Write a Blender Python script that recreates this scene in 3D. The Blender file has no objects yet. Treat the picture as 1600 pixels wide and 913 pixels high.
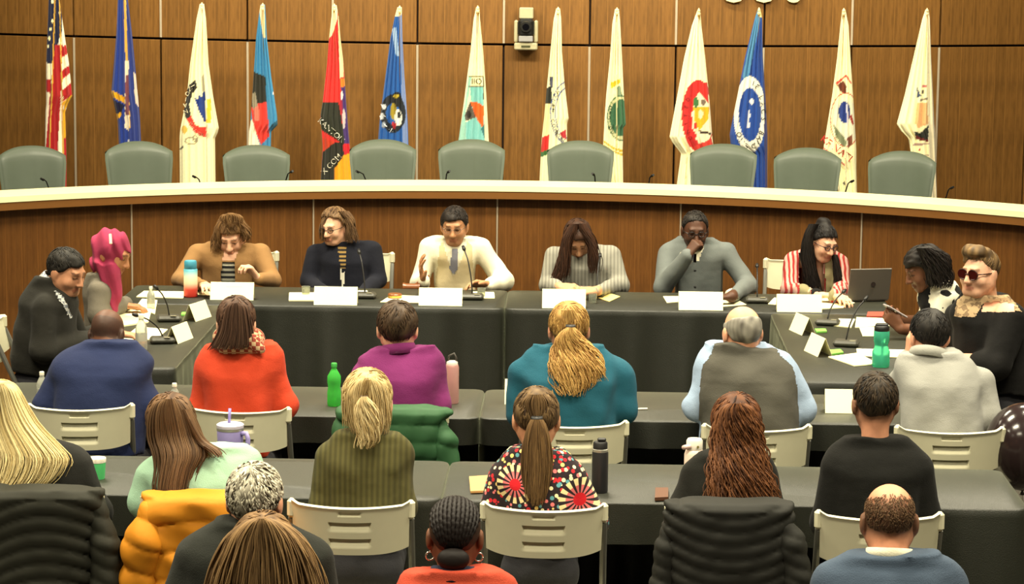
import bpy, math, random
import numpy as np
from mathutils import Matrix, Vector
random.seed(7)
RNG = np.random.default_rng(11)
scn = bpy.context.scene
COL = scn.collection

# ------------------------------------------------------------------ camera
FPX = 4150.0
CAM = np.array([0.0, 0.0, 2.99])
_th = math.atan((456.5 + 154.0) / FPX); _al = math.radians(1.5); _rho = math.radians(0.6)
_d = np.array([-math.sin(_al) * math.cos(_th), math.cos(_al) * math.cos(_th), -math.sin(_th)])
_r0 = np.array([math.cos(_al), math.sin(_al), 0.0]); _u0 = np.cross(_r0, _d)
_r = _r0 * math.cos(_rho) + _u0 * math.sin(_rho); _u = _u0 * math.cos(_rho) - _r0 * math.sin(_rho)
cd = bpy.data.cameras.new('camera'); cam = bpy.data.objects.new('camera', cd); COL.objects.link(cam)
cd.sensor_width = 36.0; cd.lens = FPX / 1600.0 * 36.0; cd.clip_end = 100
cam.matrix_world = Matrix(((_r[0], _u[0], -_d[0], CAM[0]), (_r[1], _u[1], -_d[1], CAM[1]),
                           (_r[2], _u[2], -_d[2], CAM[2]), (0, 0, 0, 1)))
scn.camera = cam

# ------------------------------------------------------------------ light and exposure
scn.view_settings.view_transform = 'Standard'; scn.view_settings.look = 'None'
scn.view_settings.gamma = 1.0; scn.view_settings.exposure = 0.35
scn.view_settings.use_curve_mapping = False
w = bpy.data.worlds.new('room_air'); scn.world = w; w.use_nodes = True
w.node_tree.nodes['Background'].inputs[0].default_value = (1.0, 0.88, 0.66, 1)
w.node_tree.nodes['Background'].inputs[1].default_value = 0.06
LAMP = (1.0, 0.90, 0.66)
def lamp(name, loc, sx, sy, power, aim=None, col=LAMP, spread=math.pi):
    l = bpy.data.lights.new(name, 'AREA'); l.shape = 'RECTANGLE'; l.size = sx; l.size_y = sy
    l.energy = power; l.color = col; l.spread = spread
    o = bpy.data.objects.new(name, l); COL.objects.link(o); o.location = loc
    if aim is not None:
        v = Vector(aim) - Vector(loc); o.rotation_euler = v.to_track_quat('-Z', 'Y').to_euler()
    return o
# rows of ceiling panels over the audience, over the head table and along the back wall
for yy, pw in ((6.6, 60), (9.0, 75), (11.6, 75), (14.2, 95)):
    for xx in (-3.2, -0.4, 2.4):
        lamp('ceiling_lamp', (xx, yy, 4.3), 1.2, 0.6, pw * 1.12, spread=2.2)
for xx in (-3.0, -0.5, 2.0):
    lamp('dais_lamp', (xx, 15.6, 4.3), 1.2, 0.5, 95, aim=(xx, 18.4, 1.3), spread=2.2)
for xx in (-3.6, -1.6, 0.4, 2.4):
    lamp('wall_washer', (xx, 18.3, 4.3), 1.0, 0.2, 30, aim=(xx, 19.6, 2.1), spread=2.2)

# ------------------------------------------------------------------ pixel <-> world helpers (1600 x 913 frame)
def ray(px, py):
    return _d * FPX + _r * (px - 800.0) + _u * (456.5 - py)
def PY(px, py, Y):
    v = ray(px, py); return CAM + v * (Y / v[1])
def PZ(px, py, z):
    v = ray(px, py); return CAM + v * ((z - CAM[2]) / v[2])
def PROJ(p):
    q = np.asarray(p) - CAM
    z = q @ _d
    return 800.0 + FPX * (q @ _r) / z, 456.5 - FPX * (q @ _u) / z
def S(Y):
    return FPX / Y          # pixels per metre, roughly
TT = 0.74                    # table top

# ------------------------------------------------------------------ materials
def lin(c):
    out = []
    for v in c[:3]:
        v = v / 255.0
        out.append(v / 12.92 if v <= 0.04045 else ((v + 0.055) / 1.055) ** 2.4)
    return tuple(out)
def lin4(c): return (*lin(c), 1.0)
MATS = {}
def newmat(name):
    m = bpy.data.materials.new(name); m.use_nodes = True
    nt = m.node_tree; b = nt.nodes['Principled BSDF']
    return m, nt, b
def N(nt, t, **kw):
    n = nt.nodes.new(t)
    for k, v in kw.items(): setattr(n, k, v)
    return n
def mixc(nt, fac, a, b, blend='MIX'):
    n = nt.nodes.new('ShaderNodeMix'); n.data_type = 'RGBA'; n.blend_type = blend
    for s, v in ((0, fac), (6, a), (7, b)):
        if isinstance(v, bpy.types.NodeSocket): nt.links.new(v, n.inputs[s])
        elif isinstance(v, (tuple, list)): n.inputs[s].default_value = v if len(v) == 4 else (*v, 1)
        else: n.inputs[s].default_value = v
    return n.outputs[2]
def math_(nt, op, a, b=None, c=None):
    n = nt.nodes.new('ShaderNodeMath'); n.operation = op
    for i, v in enumerate((a, b, c)):
        if v is None: continue
        if isinstance(v, bpy.types.NodeSocket): nt.links.new(v, n.inputs[i])
        else: n.inputs[i].default_value = v
    return n.outputs[0]
def ramp(nt, fac, stops):
    n = nt.nodes.new('ShaderNodeValToRGB'); cr = n.color_ramp
    while len(cr.elements) < len(stops): cr.elements.new(0.5)
    for e, (p, c) in zip(cr.elements, stops):
        e.position = p; e.color = c if len(c) == 4 else (*c, 1)
    nt.links.new(fac, n.inputs[0]); return n.outputs[0]
def coords(nt, scale=(1, 1, 1), kind='Object'):
    t = N(nt, 'ShaderNodeTexCoord'); m = N(nt, 'ShaderNodeMapping')
    nt.links.new(t.outputs[kind], m.inputs[0]); m.inputs['Scale'].default_value = scale
    return m.outputs[0]
def noise(nt, vec, scale, detail=2, rough=0.5):
    n = N(nt, 'ShaderNodeTexNoise'); nt.links.new(vec, n.inputs['Vector'])
    n.inputs['Scale'].default_value = scale; n.inputs['Detail'].default_value = detail
    n.inputs['Roughness'].default_value = rough
    return n.outputs['Fac']
def bump(nt, b, h, strength=0.3, dist=0.01):
    n = N(nt, 'ShaderNodeBump'); n.inputs['Strength'].default_value = strength
    n.inputs['Distance'].default_value = dist
    nt.links.new(h, n.inputs['Height']); nt.links.new(n.outputs[0], b.inputs['Normal'])
def plain(name, c, rough=0.5, var=0.06, metal=0.0, scale=30, spec=0.5, bmp=0.0):
    """any solid stuff: slight mottling of the colour, optional fine relief"""
    key = ('plain', name)
    if key in MATS: return MATS[key]
    m, nt, b = newmat(name); v = coords(nt); n = noise(nt, v, scale, 3)
    l = lin(c); lo = tuple(x * (1 - var) for x in l); hi = tuple(min(1, x * (1 + var)) for x in l)
    nt.links.new(mixc(nt, n, lo, hi), b.inputs['Base Color'])
    b.inputs['Roughness'].default_value = rough; b.inputs['Metallic'].default_value = metal
    b.inputs['Specular IOR Level'].default_value = spec
    if bmp: bump(nt, b, n, bmp, 0.004)
    MATS[key] = m; return m
def cloth(name, c, rough=0.9, var=0.14, c2=None, pattern=None, scale=1.0, sheen=0.03, wrinkle=5.0):
    key = ('cloth', name)
    if key in MATS: return MATS[key]
    m, nt, b = newmat(name); v = coords(nt); n = noise(nt, v, 9, 4)
    fine = noise(nt, v, 260, 2)
    l = lin(c); lo = tuple(x * (1 - var) for x in l); hi = tuple(min(1, x * (1 + var)) for x in l)
    base = mixc(nt, n, lo, hi); h = fine
    if pattern == 'rib':
        sx = N(nt, 'ShaderNodeSeparateXYZ'); nt.links.new(v, sx.inputs[0])
        s = math_(nt, 'SINE', math_(nt, 'MULTIPLY', sx.outputs[0], 420 * scale))
        s = math_(nt, 'MULTIPLY_ADD', s, 0.5, 0.5)
        base = mixc(nt, s, tuple(x * 0.72 for x in lo), base); h = s
    elif pattern == 'hstripe':
        sx = N(nt, 'ShaderNodeSeparateXYZ'); nt.links.new(v, sx.inputs[0])
        s = math_(nt, 'SINE', math_(nt, 'MULTIPLY', sx.outputs[2], 2 * math.pi / (0.034 * scale)))
        s = math_(nt, 'GREATER_THAN', s, 0.0)
        base = mixc(nt, s, base, lin4(c2))
    elif pattern == 'vstripe':
        sx = N(nt, 'ShaderNodeSeparateXYZ'); nt.links.new(v, sx.inputs[0])
        nz = noise(nt, v, 6, 2)
        s = math_(nt, 'SINE', math_(nt, 'ADD', math_(nt, 'MULTIPLY', sx.outputs[0], 2 * math.pi / (0.02 * scale)), math_(nt, 'MULTIPLY', nz, 10)))
        s = math_(nt, 'GREATER_THAN', s, 0.1)
        base = mixc(nt, s, base, lin4(c2))
    elif pattern == 'spots':
        vo = N(nt, 'ShaderNodeTexVoronoi'); nt.links.new(v, vo.inputs['Vector']); vo.inputs['Scale'].default_value = 34 * scale
        s = math_(nt, 'LESS_THAN', vo.outputs['Distance'], 0.43)
        cc = ramp(nt, math_(nt, 'FRACT', math_(nt, 'MULTIPLY', vo.outputs['Color'], 3.7)),
                  [(0.0, lin4((196, 40, 48))), (0.22, lin4((238, 226, 180))), (0.45, lin4((90, 150, 160))), (0.62, lin4((226, 120, 120))), (0.8, lin4((235, 200, 120))), (1.0, lin4((200, 50, 50)))])
        cc.node.color_ramp.interpolation = 'CONSTANT'
        base = mixc(nt, s, base, cc)
    elif pattern == 'check':
        ch = N(nt, 'ShaderNodeTexChecker'); nt.links.new(v, ch.inputs['Vector']); ch.inputs['Scale'].default_value = 28 * scale
        base = mixc(nt, ch.outputs['Fac'], base, lin4(c2))
    elif pattern == 'blotch':
        nb = noise(nt, v, 13 * scale, 1)
        s = math_(nt, 'GREATER_THAN', nb, 0.55)
        base = mixc(nt, s, base, lin4(c2))
    nt.links.new(base, b.inputs['Base Color'])
    b.inputs['Roughness'].default_value = rough; b.inputs['Specular IOR Level'].default_value = 0.25
    b.inputs['Sheen Weight'].default_value = sheen
    wr = noise(nt, coords(nt, (7, 7, 9)), 1.5, 2, 0.45)
    bump(nt, b, math_(nt, 'ADD', math_(nt, 'MULTIPLY', wr, wrinkle), h), 0.4, 0.0035)
    MATS[key] = m; return m
def vcol(name, rough=0.7, spec=0.3, sss=0.0, aniso=False, sheen=0.0):
    key = ('vcol', name)
    if key in MATS: return MATS[key]
    m, nt, b = newmat(name); a = N(nt, 'ShaderNodeVertexColor'); a.layer_name = 'Col'
    v = coords(nt); n = noise(nt, v, 60, 3)
    f = math_(nt, 'MULTIPLY_ADD', n, 0.24, 0.88)
    cm = N(nt, 'ShaderNodeVectorMath', operation='SCALE'); nt.links.new(a.outputs[0], cm.inputs[0]); nt.links.new(f, cm.inputs['Scale'])
    nt.links.new(cm.outputs[0], b.inputs['Base Color'])
    b.inputs['Roughness'].default_value = rough; b.inputs['Specular IOR Level'].default_value = spec
    b.inputs['Sheen Weight'].default_value = sheen
    if sss: b.inputs['Subsurface Weight'].default_value = sss; b.inputs['Subsurface Scale'].default_value = 0.01
    MATS[key] = m; return m
def wood(name, dark, light, strip=0.09, rough=0.42):
    key = ('wood', name)
    if key in MATS: return MATS[key]
    m, nt, b = newmat(name)
    t = N(nt, 'ShaderNodeTexCoord'); oi = N(nt, 'ShaderNodeObjectInfo')
    sx = N(nt, 'ShaderNodeSeparateXYZ'); nt.links.new(t.outputs['Object'], sx.inputs[0])
    rnd = math_(nt, 'MULTIPLY', oi.outputs['Random'], 0.03)
    leaf = math_(nt, 'FLOOR', math_(nt, 'DIVIDE', math_(nt, 'ADD', sx.outputs[0], rnd), strip))
    wn = N(nt, 'ShaderNodeTexWhiteNoise'); wn.noise_dimensions = '1D'; nt.links.new(leaf, wn.inputs['W'])
    inl = math_(nt, 'FRACT', math_(nt, 'DIVIDE', math_(nt, 'ADD', sx.outputs[0], rnd), strip))
    cx = N(nt, 'ShaderNodeCombineXYZ')
    nt.links.new(math_(nt, 'MULTIPLY', sx.outputs[0], 45), cx.inputs[0])
    nt.links.new(math_(nt, 'ADD', leaf, math_(nt, 'MULTIPLY', oi.outputs['Random'], 7)), cx.inputs[1])
    nt.links.new(math_(nt, 'MULTIPLY', sx.outputs[2], 1.6), cx.inputs[2])
    g = noise(nt, cx.outputs[0], 1.0, 4, 0.6)
    c2 = N(nt, 'ShaderNodeCombineXYZ')           # repeated cathedral figure, the same in each leaf of veneer
    nt.links.new(math_(nt, 'MULTIPLY', inl, 2.2), c2.inputs[0]); nt.links.new(math_(nt, 'MULTIPLY', sx.outputs[2], 3.2), c2.inputs[2])
    fig = noise(nt, c2.outputs[0], 1.6, 3, 0.6)
    base = mixc(nt, g, lin4(dark), lin4(light))
    base = mixc(nt, math_(nt, 'MULTIPLY', ramp(nt, fig, [(0.42, (0, 0, 0, 1)), (0.62, (1, 1, 1, 1))]), 0.35), base, lin4(tuple(c * 0.68 for c in dark)))
    tone = math_(nt, 'MULTIPLY_ADD', wn.outputs['Value'], 0.16, 0.92)
    sc = N(nt, 'ShaderNodeVectorMath', operation='SCALE'); nt.links.new(base, sc.inputs[0]); nt.links.new(tone, sc.inputs['Scale'])
    edge = math_(nt, 'LESS_THAN', inl, 0.05)
    fin = mixc(nt, math_(nt, 'MULTIPLY', edge, 0.35), sc.outputs[0], lin4(tuple(min(255, c * 1.15) for c in light)))
    nt.links.new(fin, b.inputs['Base Color']); b.inputs['Roughness'].default_value = rough
    b.inputs['Specular IOR Level'].default_value = 0.3
    bump(nt, b, g, 0.06, 0.002)
    MATS[key] = m; return m
def glass(name, c, alpha=0.35, rough=0.08):
    key = ('glass', name)
    if key in MATS: return MATS[key]
    m, nt, b = newmat(name); v = coords(nt); n = noise(nt, v, 12, 2)
    l = lin(c); nt.links.new(mixc(nt, n, tuple(x * 0.9 for x in l), l), b.inputs['Base Color'])
    b.inputs['Roughness'].default_value = rough; b.inputs['Transmission Weight'].default_value = 1 - alpha
    b.inputs['IOR'].default_value = 1.12
    MATS[key] = m; return m

# ------------------------------------------------------------------ object helpers
def tag(o, label=None, cat=None, group=None, kind=None):
    if label: o['label'] = label
    if cat: o['category'] = cat
    if group: o['group'] = group
    if kind: o['kind'] = kind
    return o
def mesh_obj(name, V, F, mat=None, parent=None, base=(0, 0, 0), smooth=True, col=None):
    V = np.asarray(V, float) - np.asarray(base, float)
    me = bpy.data.meshes.new(name)
    if isinstance(F, np.ndarray):
        n, k = F.shape
        me.vertices.add(len(V)); me.vertices.foreach_set('co', V.astype(np.float32).ravel())
        me.loops.add(n * k); me.loops.foreach_set('vertex_index', F.astype(np.int32).ravel())
        me.polygons.add(n); me.polygons.foreach_set('loop_start', np.arange(0, n * k, k, dtype=np.int32))
        me.polygons.foreach_set('loop_total', np.full(n, k, dtype=np.int32))
        me.update(calc_edges=True)
    else:
        me.from_pydata([tuple(v) for v in V], [], F)
    if smooth: me.polygons.foreach_set('use_smooth', np.ones(len(me.polygons), bool))
    if col is not None:
        a = me.attributes.new('Col', 'FLOAT_COLOR', 'POINT')
        c4 = np.ones((len(V), 4), np.float32); c4[:, :3] = col; a.data.foreach_set('color', c4.ravel())
    o = bpy.data.objects.new(name, me); COL.objects.link(o)
    if mat: me.materials.append(mat)
    if parent is not None: o.parent = parent
    return o
def thing(name, label, cat, loc=(0, 0, 0), rz=0.0, group=None):
    o = bpy.data.objects.new(name, None); COL.objects.link(o); o.empty_display_size = 0.05
    o.location = loc; o.rotation_euler = (0, 0, rz); return tag(o, label, cat, group)
class MB:
    """collects polygons of one part"""
    def __init__(s): s.V = []; s.F = []
    def add(s, V, F):
        n = len(s.V); s.V += [tuple(v) for v in V]; s.F += [tuple(i + n for i in f) for f in F]; return s
    def box(s, c, d, R=None, bev=0.0):
        hx, hy, hz = d[0] / 2, d[1] / 2, d[2] / 2
        if bev <= 0:
            V = [(x, y, z) for x in (-hx, hx) for y in (-hy, hy) for z in (-hz, hz)]
            F = [(0, 1, 3, 2), (4, 6, 7, 5), (0, 4, 5, 1), (2, 3, 7, 6), (0, 2, 6, 4), (1, 5, 7, 3)]
        else:
            b = min(bev, hx * .99, hy * .99, hz * .99); V = []; idx = {}
            for sx in (-1, 1):
                for sy in (-1, 1):
                    for sz in (-1, 1):
                        for ax in range(3):
                            p = [sx * (hx - b), sy * (hy - b), sz * (hz - b)]
                            p[ax] = (sx * hx, sy * hy, sz * hz)[ax]
                            idx[(sx, sy, sz, ax)] = len(V); V.append(tuple(p))
            F = []
            for ax in range(3):
                a1, a2 = [a for a in range(3) if a != ax]
                for sg in (-1, 1):
                    q = []
                    for s1, s2 in ((-1, -1), (1, -1), (1, 1), (-1, 1)):
                        t = [0, 0, 0]; t[ax] = sg; t[a1] = s1; t[a2] = s2; q.append(idx[(*t, ax)])
                    F.append(tuple(q))
                for s1 in (-1, 1):
                    for s2 in (-1, 1):
                        q = []
                        for sg, axx in ((-1, a1), (1, a1), (1, a2), (-1, a2)):
                            t = [0, 0, 0]; t[ax] = sg; t[a1] = s1; t[a2] = s2; q.append(idx[(*t, axx)])
                        F.append(tuple(q))
            for sx in (-1, 1):
                for sy in (-1, 1):
                    for sz in (-1, 1): F.append(tuple(idx[(sx, sy, sz, a)] for a in range(3)))
        V = np.array(V)
        if R is not None: V = V @ np.asarray(R).T
        return s.add(V + np.asarray(c), F)
    def tube(s, P, r, n=8, cap=True):
        P = np.asarray(P, float); m = len(P); r = np.broadcast_to(np.asarray(r, float), (m,))
        T = np.gradient(P, axis=0); T /= np.linalg.norm(T, axis=1)[:, None] + 1e-12
        up = np.array([0, 0, 1.0]) if abs(T[0][2]) < 0.9 else np.array([0, 1.0, 0]); V = []
        a = np.cross(T[0], up); a /= np.linalg.norm(a)
        for i in range(m):
            a = a - T[i] * (a @ T[i]); a /= np.linalg.norm(a) + 1e-12; b = np.cross(T[i], a)
            for k in range(n):
                t = 2 * math.pi * k / n; V.append(P[i] + r[i] * (a * math.cos(t) + b * math.sin(t)))
        F = [(i * n + k, i * n + (k + 1) % n, (i + 1) * n + (k + 1) % n, (i + 1) * n + k) for i in range(m - 1) for k in range(n)]
        if cap: F += [tuple(range(n - 1, -1, -1)), tuple((m - 1) * n + k for k in range(n))]
        return s.add(V, F)
    def lathe(s, prof, c=(0, 0, 0), n=24):
        V = []; m = len(prof)
        for (r, z) in prof:
            for k in range(n):
                t = 2 * math.pi * k / n; V.append((c[0] + r * math.cos(t), c[1] + r * math.sin(t), c[2] + z))
        F = [(i * n + k, i * n + (k + 1) % n, (i + 1) * n + (k + 1) % n, (i + 1) * n + k) for i in range(m - 1) for k in range(n)]
        F += [tuple(range(n - 1, -1, -1)), tuple((m - 1) * n + k for k in range(n))]
        return s.add(V, F)
    def build(s, name, mat, parent=None, base=(0, 0, 0), smooth=False):
        o = mesh_obj(name, s.V, s.F, mat, parent, base, smooth)
        if smooth == 'auto': pass
        return o
def rotz(a):
    c, s_ = math.cos(a), math.sin(a); return np.array([[c, -s_, 0], [s_, c, 0], [0, 0, 1.0]])
def copy_tree(o, parent=None):
    c = o.copy(); COL.objects.link(c); c.parent = parent
    for ch in list(o.children): copy_tree(ch, c)
    return c

# ------------------------------------------------------------------ signed distance bodies
def smin(a, b, k):
    if k <= 0: return np.minimum(a, b)
    h = np.clip(0.5 + 0.5 * (b - a) / k, 0, 1); return b + (a - b) * h - k * h * (1 - h)
class Field:
    def __init__(s): s.prims = []
    def _p(s, lo, hi, fn, k, sub=False): s.prims.append((np.asarray(lo, float), np.asarray(hi, float), fn, k, sub))
    def ell(s, c, r, R=None, k=0.02, sub=False):
        c = np.asarray(c, float); r = np.asarray(r, float); R = np.eye(3) if R is None else np.asarray(R, float)
        ext = np.sqrt(((R * r[None, :]) ** 2).sum(1)); rm = r.min()
        def fn(X, Y, Z):
            x, y, z = X - c[0], Y - c[1], Z - c[2]
            q = [(R[0, i] * x + R[1, i] * y + R[2, i] * z) / r[i] for i in range(3)]
            k0 = np.sqrt(q[0] ** 2 + q[1] ** 2 + q[2] ** 2) + 1e-9
            k1 = np.sqrt((q[0] / r[0]) ** 2 + (q[1] / r[1]) ** 2 + (q[2] / r[2]) ** 2) + 1e-9
            return k0 * (k0 - 1) / k1
        s._p(c - ext, c + ext, fn, k, sub); return s
    def cap(s, a, b, ra, rb, k=0.02, flat=None, sub=False):
        a = np.asarray(a, float); b = np.asarray(b, float); ab = b - a; L2 = ab @ ab + 1e-12; m = max(ra, rb)
        def fn(X, Y, Z):
            x, y, z = X - a[0], Y - a[1], Z - a[2]
            t = np.clip((x * ab[0] + y * ab[1] + z * ab[2]) / L2, 0, 1)
            return np.sqrt((x - t * ab[0]) ** 2 + (y - t * ab[1]) ** 2 + (z - t * ab[2]) ** 2) - (ra + t * (rb - ra))
        s._p(np.minimum(a, b) - m, np.maximum(a, b) + m, fn, k, sub); return s
    def chain(s, P, r, k=0.02):
        for i in range(len(P) - 1): s.cap(P[i], P[i + 1], r[i], r[i + 1], k)
        return s
    def sections(s, rows, k=0.03, p=2.3):
        """rows of (z, cx, a, cy, b), any order; an upright form with these half widths and half depths"""
        A = np.array(sorted(rows)); z = A[:, 0]
        lo = np.array([(A[:, 1] - A[:, 2]).min(), (A[:, 3] - A[:, 4]).min(), z[0]])
        hi = np.array([(A[:, 1] + A[:, 2]).max(), (A[:, 3] + A[:, 4]).max(), z[-1]])
        def fn(X, Y, Z):
            zz = Z.ravel(); f = lambda j: np.interp(zz, z, A[:, j]).reshape(Z.shape)
            cx, a, cy, b = f(1), f(2), f(3), f(4)
            q = ((np.abs(X - cx) / a) ** p + (np.abs(Y - cy) / b) ** p + 1e-12) ** (1 / p)
            d = (q - 1) * np.minimum(a, b)
            return np.maximum(d, np.maximum(Z - z[-1], z[0] - Z))
        s._p(lo, hi, fn, k); return s
    def mesh(s, h, wob=None, clip=None):
        add = [p for p in s.prims]
        lo = np.min([p[0] for p in add if not p[4]], 0) - 3 * h - 0.03; hi = np.max([p[1] for p in add if not p[4]], 0) + 3 * h + 0.03
        n = np.ceil((hi - lo) / h).astype(int) + 1
        ax = [lo[i] + h * np.arange(n[i]) for i in range(3)]
        D = np.full(tuple(n), 0.5, np.float32)
        for plo, phi, fn, k, sub in add:
            m = 2 * k + 3 * h
            i0 = np.maximum(0, np.floor((plo - m - lo) / h).astype(int)); i1 = np.minimum(n, np.ceil((phi + m - lo) / h).astype(int) + 1)
            if np.any(i1 <= i0): continue
            sl = tuple(slice(i0[i], i1[i]) for i in range(3))
            X = ax[0][sl[0]][:, None, None].astype(np.float32); Y = ax[1][sl[1]][None, :, None].astype(np.float32); Z = ax[2][sl[2]][None, None, :].astype(np.float32)
            d = fn(X, Y, Z)
            if d.shape != D[sl].shape: d = np.broadcast_to(d, D[sl].shape)
            D[sl] = -smin(-D[sl], d, k) if sub else smin(D[sl], d, k)
        if wob is not None:
            msk = np.abs(D) < 0.06; I = np.nonzero(msk)
            D[I] += wob(ax[0][I[0]], ax[1][I[1]], ax[2][I[2]]).astype(np.float32)
        D[0] = D[-1] = 0.5; D[:, 0] = D[:, -1] = 0.5; D[:, :, 0] = D[:, :, -1] = 0.5
        return nets(D, lo, h)
def nets(D, lo, h):
    s = D < 0
    c = s[:-1, :-1, :-1].astype(np.int8)
    tot = np.zeros(c.shape, np.int8)
    for i in (0, 1):
        for j in (0, 1):
            for k in (0, 1):
                tot += s[i:s.shape[0] - 1 + i, j:s.shape[1] - 1 + j, k:s.shape[2] - 1 + k]
    act = (tot > 0) & (tot < 8); I = np.argwhere(act); nI = len(I)
    idx = np.full(act.shape, -1, np.int32); idx[act] = np.arange(nI)
    acc = np.zeros((nI, 3)); cnt = np.zeros(nI)
    off = [(i, j, k) for i in (0, 1) for j in (0, 1) for k in (0, 1)]
    val = {o: D[I[:, 0] + o[0], I[:, 1] + o[1], I[:, 2] + o[2]].astype(float) for o in off}
    for o in off:
        for a in range(3):
            if o[a]: continue
            o2 = list(o); o2[a] = 1; o2 = tuple(o2); v0, v1 = val[o], val[o2]
            m = (v0 < 0) != (v1 < 0); t = np.where(m, v0 / np.where(m, v0 - v1, 1), 0)
            p = np.zeros((nI, 3)); p[:] = o; p[:, a] += t
            acc[m] += p[m]; cnt[m] += 1
    V = lo + h * (I + acc / cnt[:, None])
    F = []
    for a in range(3):
        b, c_ = (a + 1) % 3, (a + 2) % 3
        sl0 = [slice(None)] * 3; sl1 = [slice(None)] * 3; sl0[a] = slice(0, -1); sl1[a] = slice(1, None)
        e = s[tuple(sl0)] != s[tuple(sl1)]; E = np.argwhere(e)
        E = E[(E[:, b] > 0) & (E[:, c_] > 0) & (E[:, b] < D.shape[b] - 1) & (E[:, c_] < D.shape[c_] - 1)]
        if not len(E): continue
        ins = s[E[:, 0], E[:, 1], E[:, 2]]
        def cell(db, dc):
            q = E.copy(); q[:, b] += db; q[:, c_] += dc; return idx[q[:, 0], q[:, 1], q[:, 2]]
        Q = np.stack([cell(-1, -1), cell(0, -1), cell(0, 0), cell(-1, 0)], 1)
        Q[~ins] = Q[~ins][:, ::-1]
        F.append(Q)
    F = np.concatenate(F); F = F[(F >= 0).all(1)]
    return V, F
def wobble(amp, seed=0, f=(9, 9, 5)):
    g = np.random.default_rng(seed); W = [(g.normal(size=3) * np.array(f), g.uniform(0, 6.28)) for _ in range(7)]
    def fn(x, y, z):
        t = 0
        for q, ph in W: t = t + np.sin(q[0] * x + q[1] * y + q[2] * z + ph)
        return amp * t / 3.0
    return fn
def inpoly(px, py, poly):
    P = np.asarray(poly, float); x0, y0 = P[:, 0], P[:, 1]; x1, y1 = np.roll(x0, -1), np.roll(y0, -1)
    r = np.zeros(px.shape, bool)
    for a, b, c, d in zip(x0, y0, x1, y1):
        m = ((b > py) != (d > py)); xx = (c - a) * (py - b) / (d - b + 1e-12) + a
        r ^= m & (px < xx)
    return r

# ================================================================== THE SETTING
M_floor = plain('dark_carpet', (58, 54, 46), 0.95, 0.2, scale=180, bmp=0.3)
o = MB().box((-0.5, 11, -0.05), (16, 24, 0.1)).build('floor', M_floor); tag(o, 'dark carpeted floor of the council chamber', 'floor', kind='structure')
o = MB().box((-0.5, 11, 4.45), (16, 24, 0.1)).build('ceiling', plain('ceiling_tile', (120, 114, 104), 0.9)); tag(o, 'pale ceiling above the chamber', 'ceiling', kind='structure')
o = MB().box((-0.5, 20.6, 0.17), (16, 5.6, 0.34)).build('floor', plain('platform_carpet', (60, 48, 36), 0.95)); tag(o, 'low carpeted platform behind the curved dais', 'floor', kind='structure')

# back wall of veneered panels in two rows
W_DARK, W_LIGHT = (103, 70, 31), (143, 101, 50)
M_wall = wood('wall_veneer', W_DARK, W_LIGHT, 0.094)
M_steel = plain('brushed_strip', (205, 190, 165), 0.4, metal=0.6)
M_gap = plain('dark_reveal', (38, 20, 10), 0.8)
def wallY(x): return 19.4 + 0.045 * (x + 0.7) ** 2
seams = [-289, -154, -19, 116.5, 252, 387, 520, 652, 786.5, 920.5, 1055, 1192, 1329, 1466, 1604, 1742, 1880]
XS = []
for sp in seams:
    Y = 19.5
    for _ in range(8): Y = wallY(PY(sp, 120, Y)[0])
    XS.append(PY(sp, 120, Y)[0])
wall = MB()
for i in range(len(XS) - 1):
    a = np.array([XS[i], wallY(XS[i]) + 0.05, 0]); b = np.array([XS[i + 1], wallY(XS[i + 1]) + 0.05, 0]); dv = b - a; L = np.linalg.norm(dv)
    wall.box((a + b) / 2 + np.array([0, 0.03, 2.15]), (L + 0.01, 0.06, 4.3), rotz(math.atan2(dv[1], dv[0])))
wall_o = wall.build('wall_back', M_gap); tag(wall_o, 'wood panelled back wall behind the flags', 'wall', kind='structure')
ZS = 1.957
for i in range(len(XS) - 1):
    a = np.array([XS[i], wallY(XS[i]), 0]); b = np.array([XS[i + 1], wallY(XS[i + 1]), 0]); dv = b - a; L = np.linalg.norm(dv); ang = math.atan2(dv[1], dv[0])
    for z0, z1 in ((0.34, ZS - 0.008), (ZS + 0.008, 4.2)):
        p = MB().box((0, 0, 0), (L - 0.014, 0.035, z1 - z0), bev=0.003).build('panel', M_wall, wall_o)
        c = (a + b) / 2; p.location = (c[0], c[1] + 0.0175, (z0 + z1) / 2); p.rotation_euler = (0, 0, ang)
    # bright inlay strips alternate with dark reveals
    up = (i % 2 == 0)                      # seam i: bright above when even
    z0, z1 = (ZS + 0.01, 4.2) if up else (0.12, ZS - 0.01)
    q = MB().box((0, 0, 0), (0.016, 0.03, z1 - z0)).build('seam_strip', M_steel, wall_o); q.location = (a[0], a[1] + 0.012, (z0 + z1) / 2)
# side walls, outside the view but part of the room
M_side = plain('side_wall_paint', (96, 72, 48), 0.9)
o = MB().box((-7.6, 11, 2.15), (0.1, 22, 4.3)).build('wall_left', M_side); tag(o, 'plain side wall of the chamber', 'wall', kind='structure')
o = MB().box((6.6, 11, 2.15), (0.1, 22, 4.3)).build('wall_right', M_side); tag(o, 'plain side wall of the chamber opposite', 'wall', kind='structure')

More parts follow.
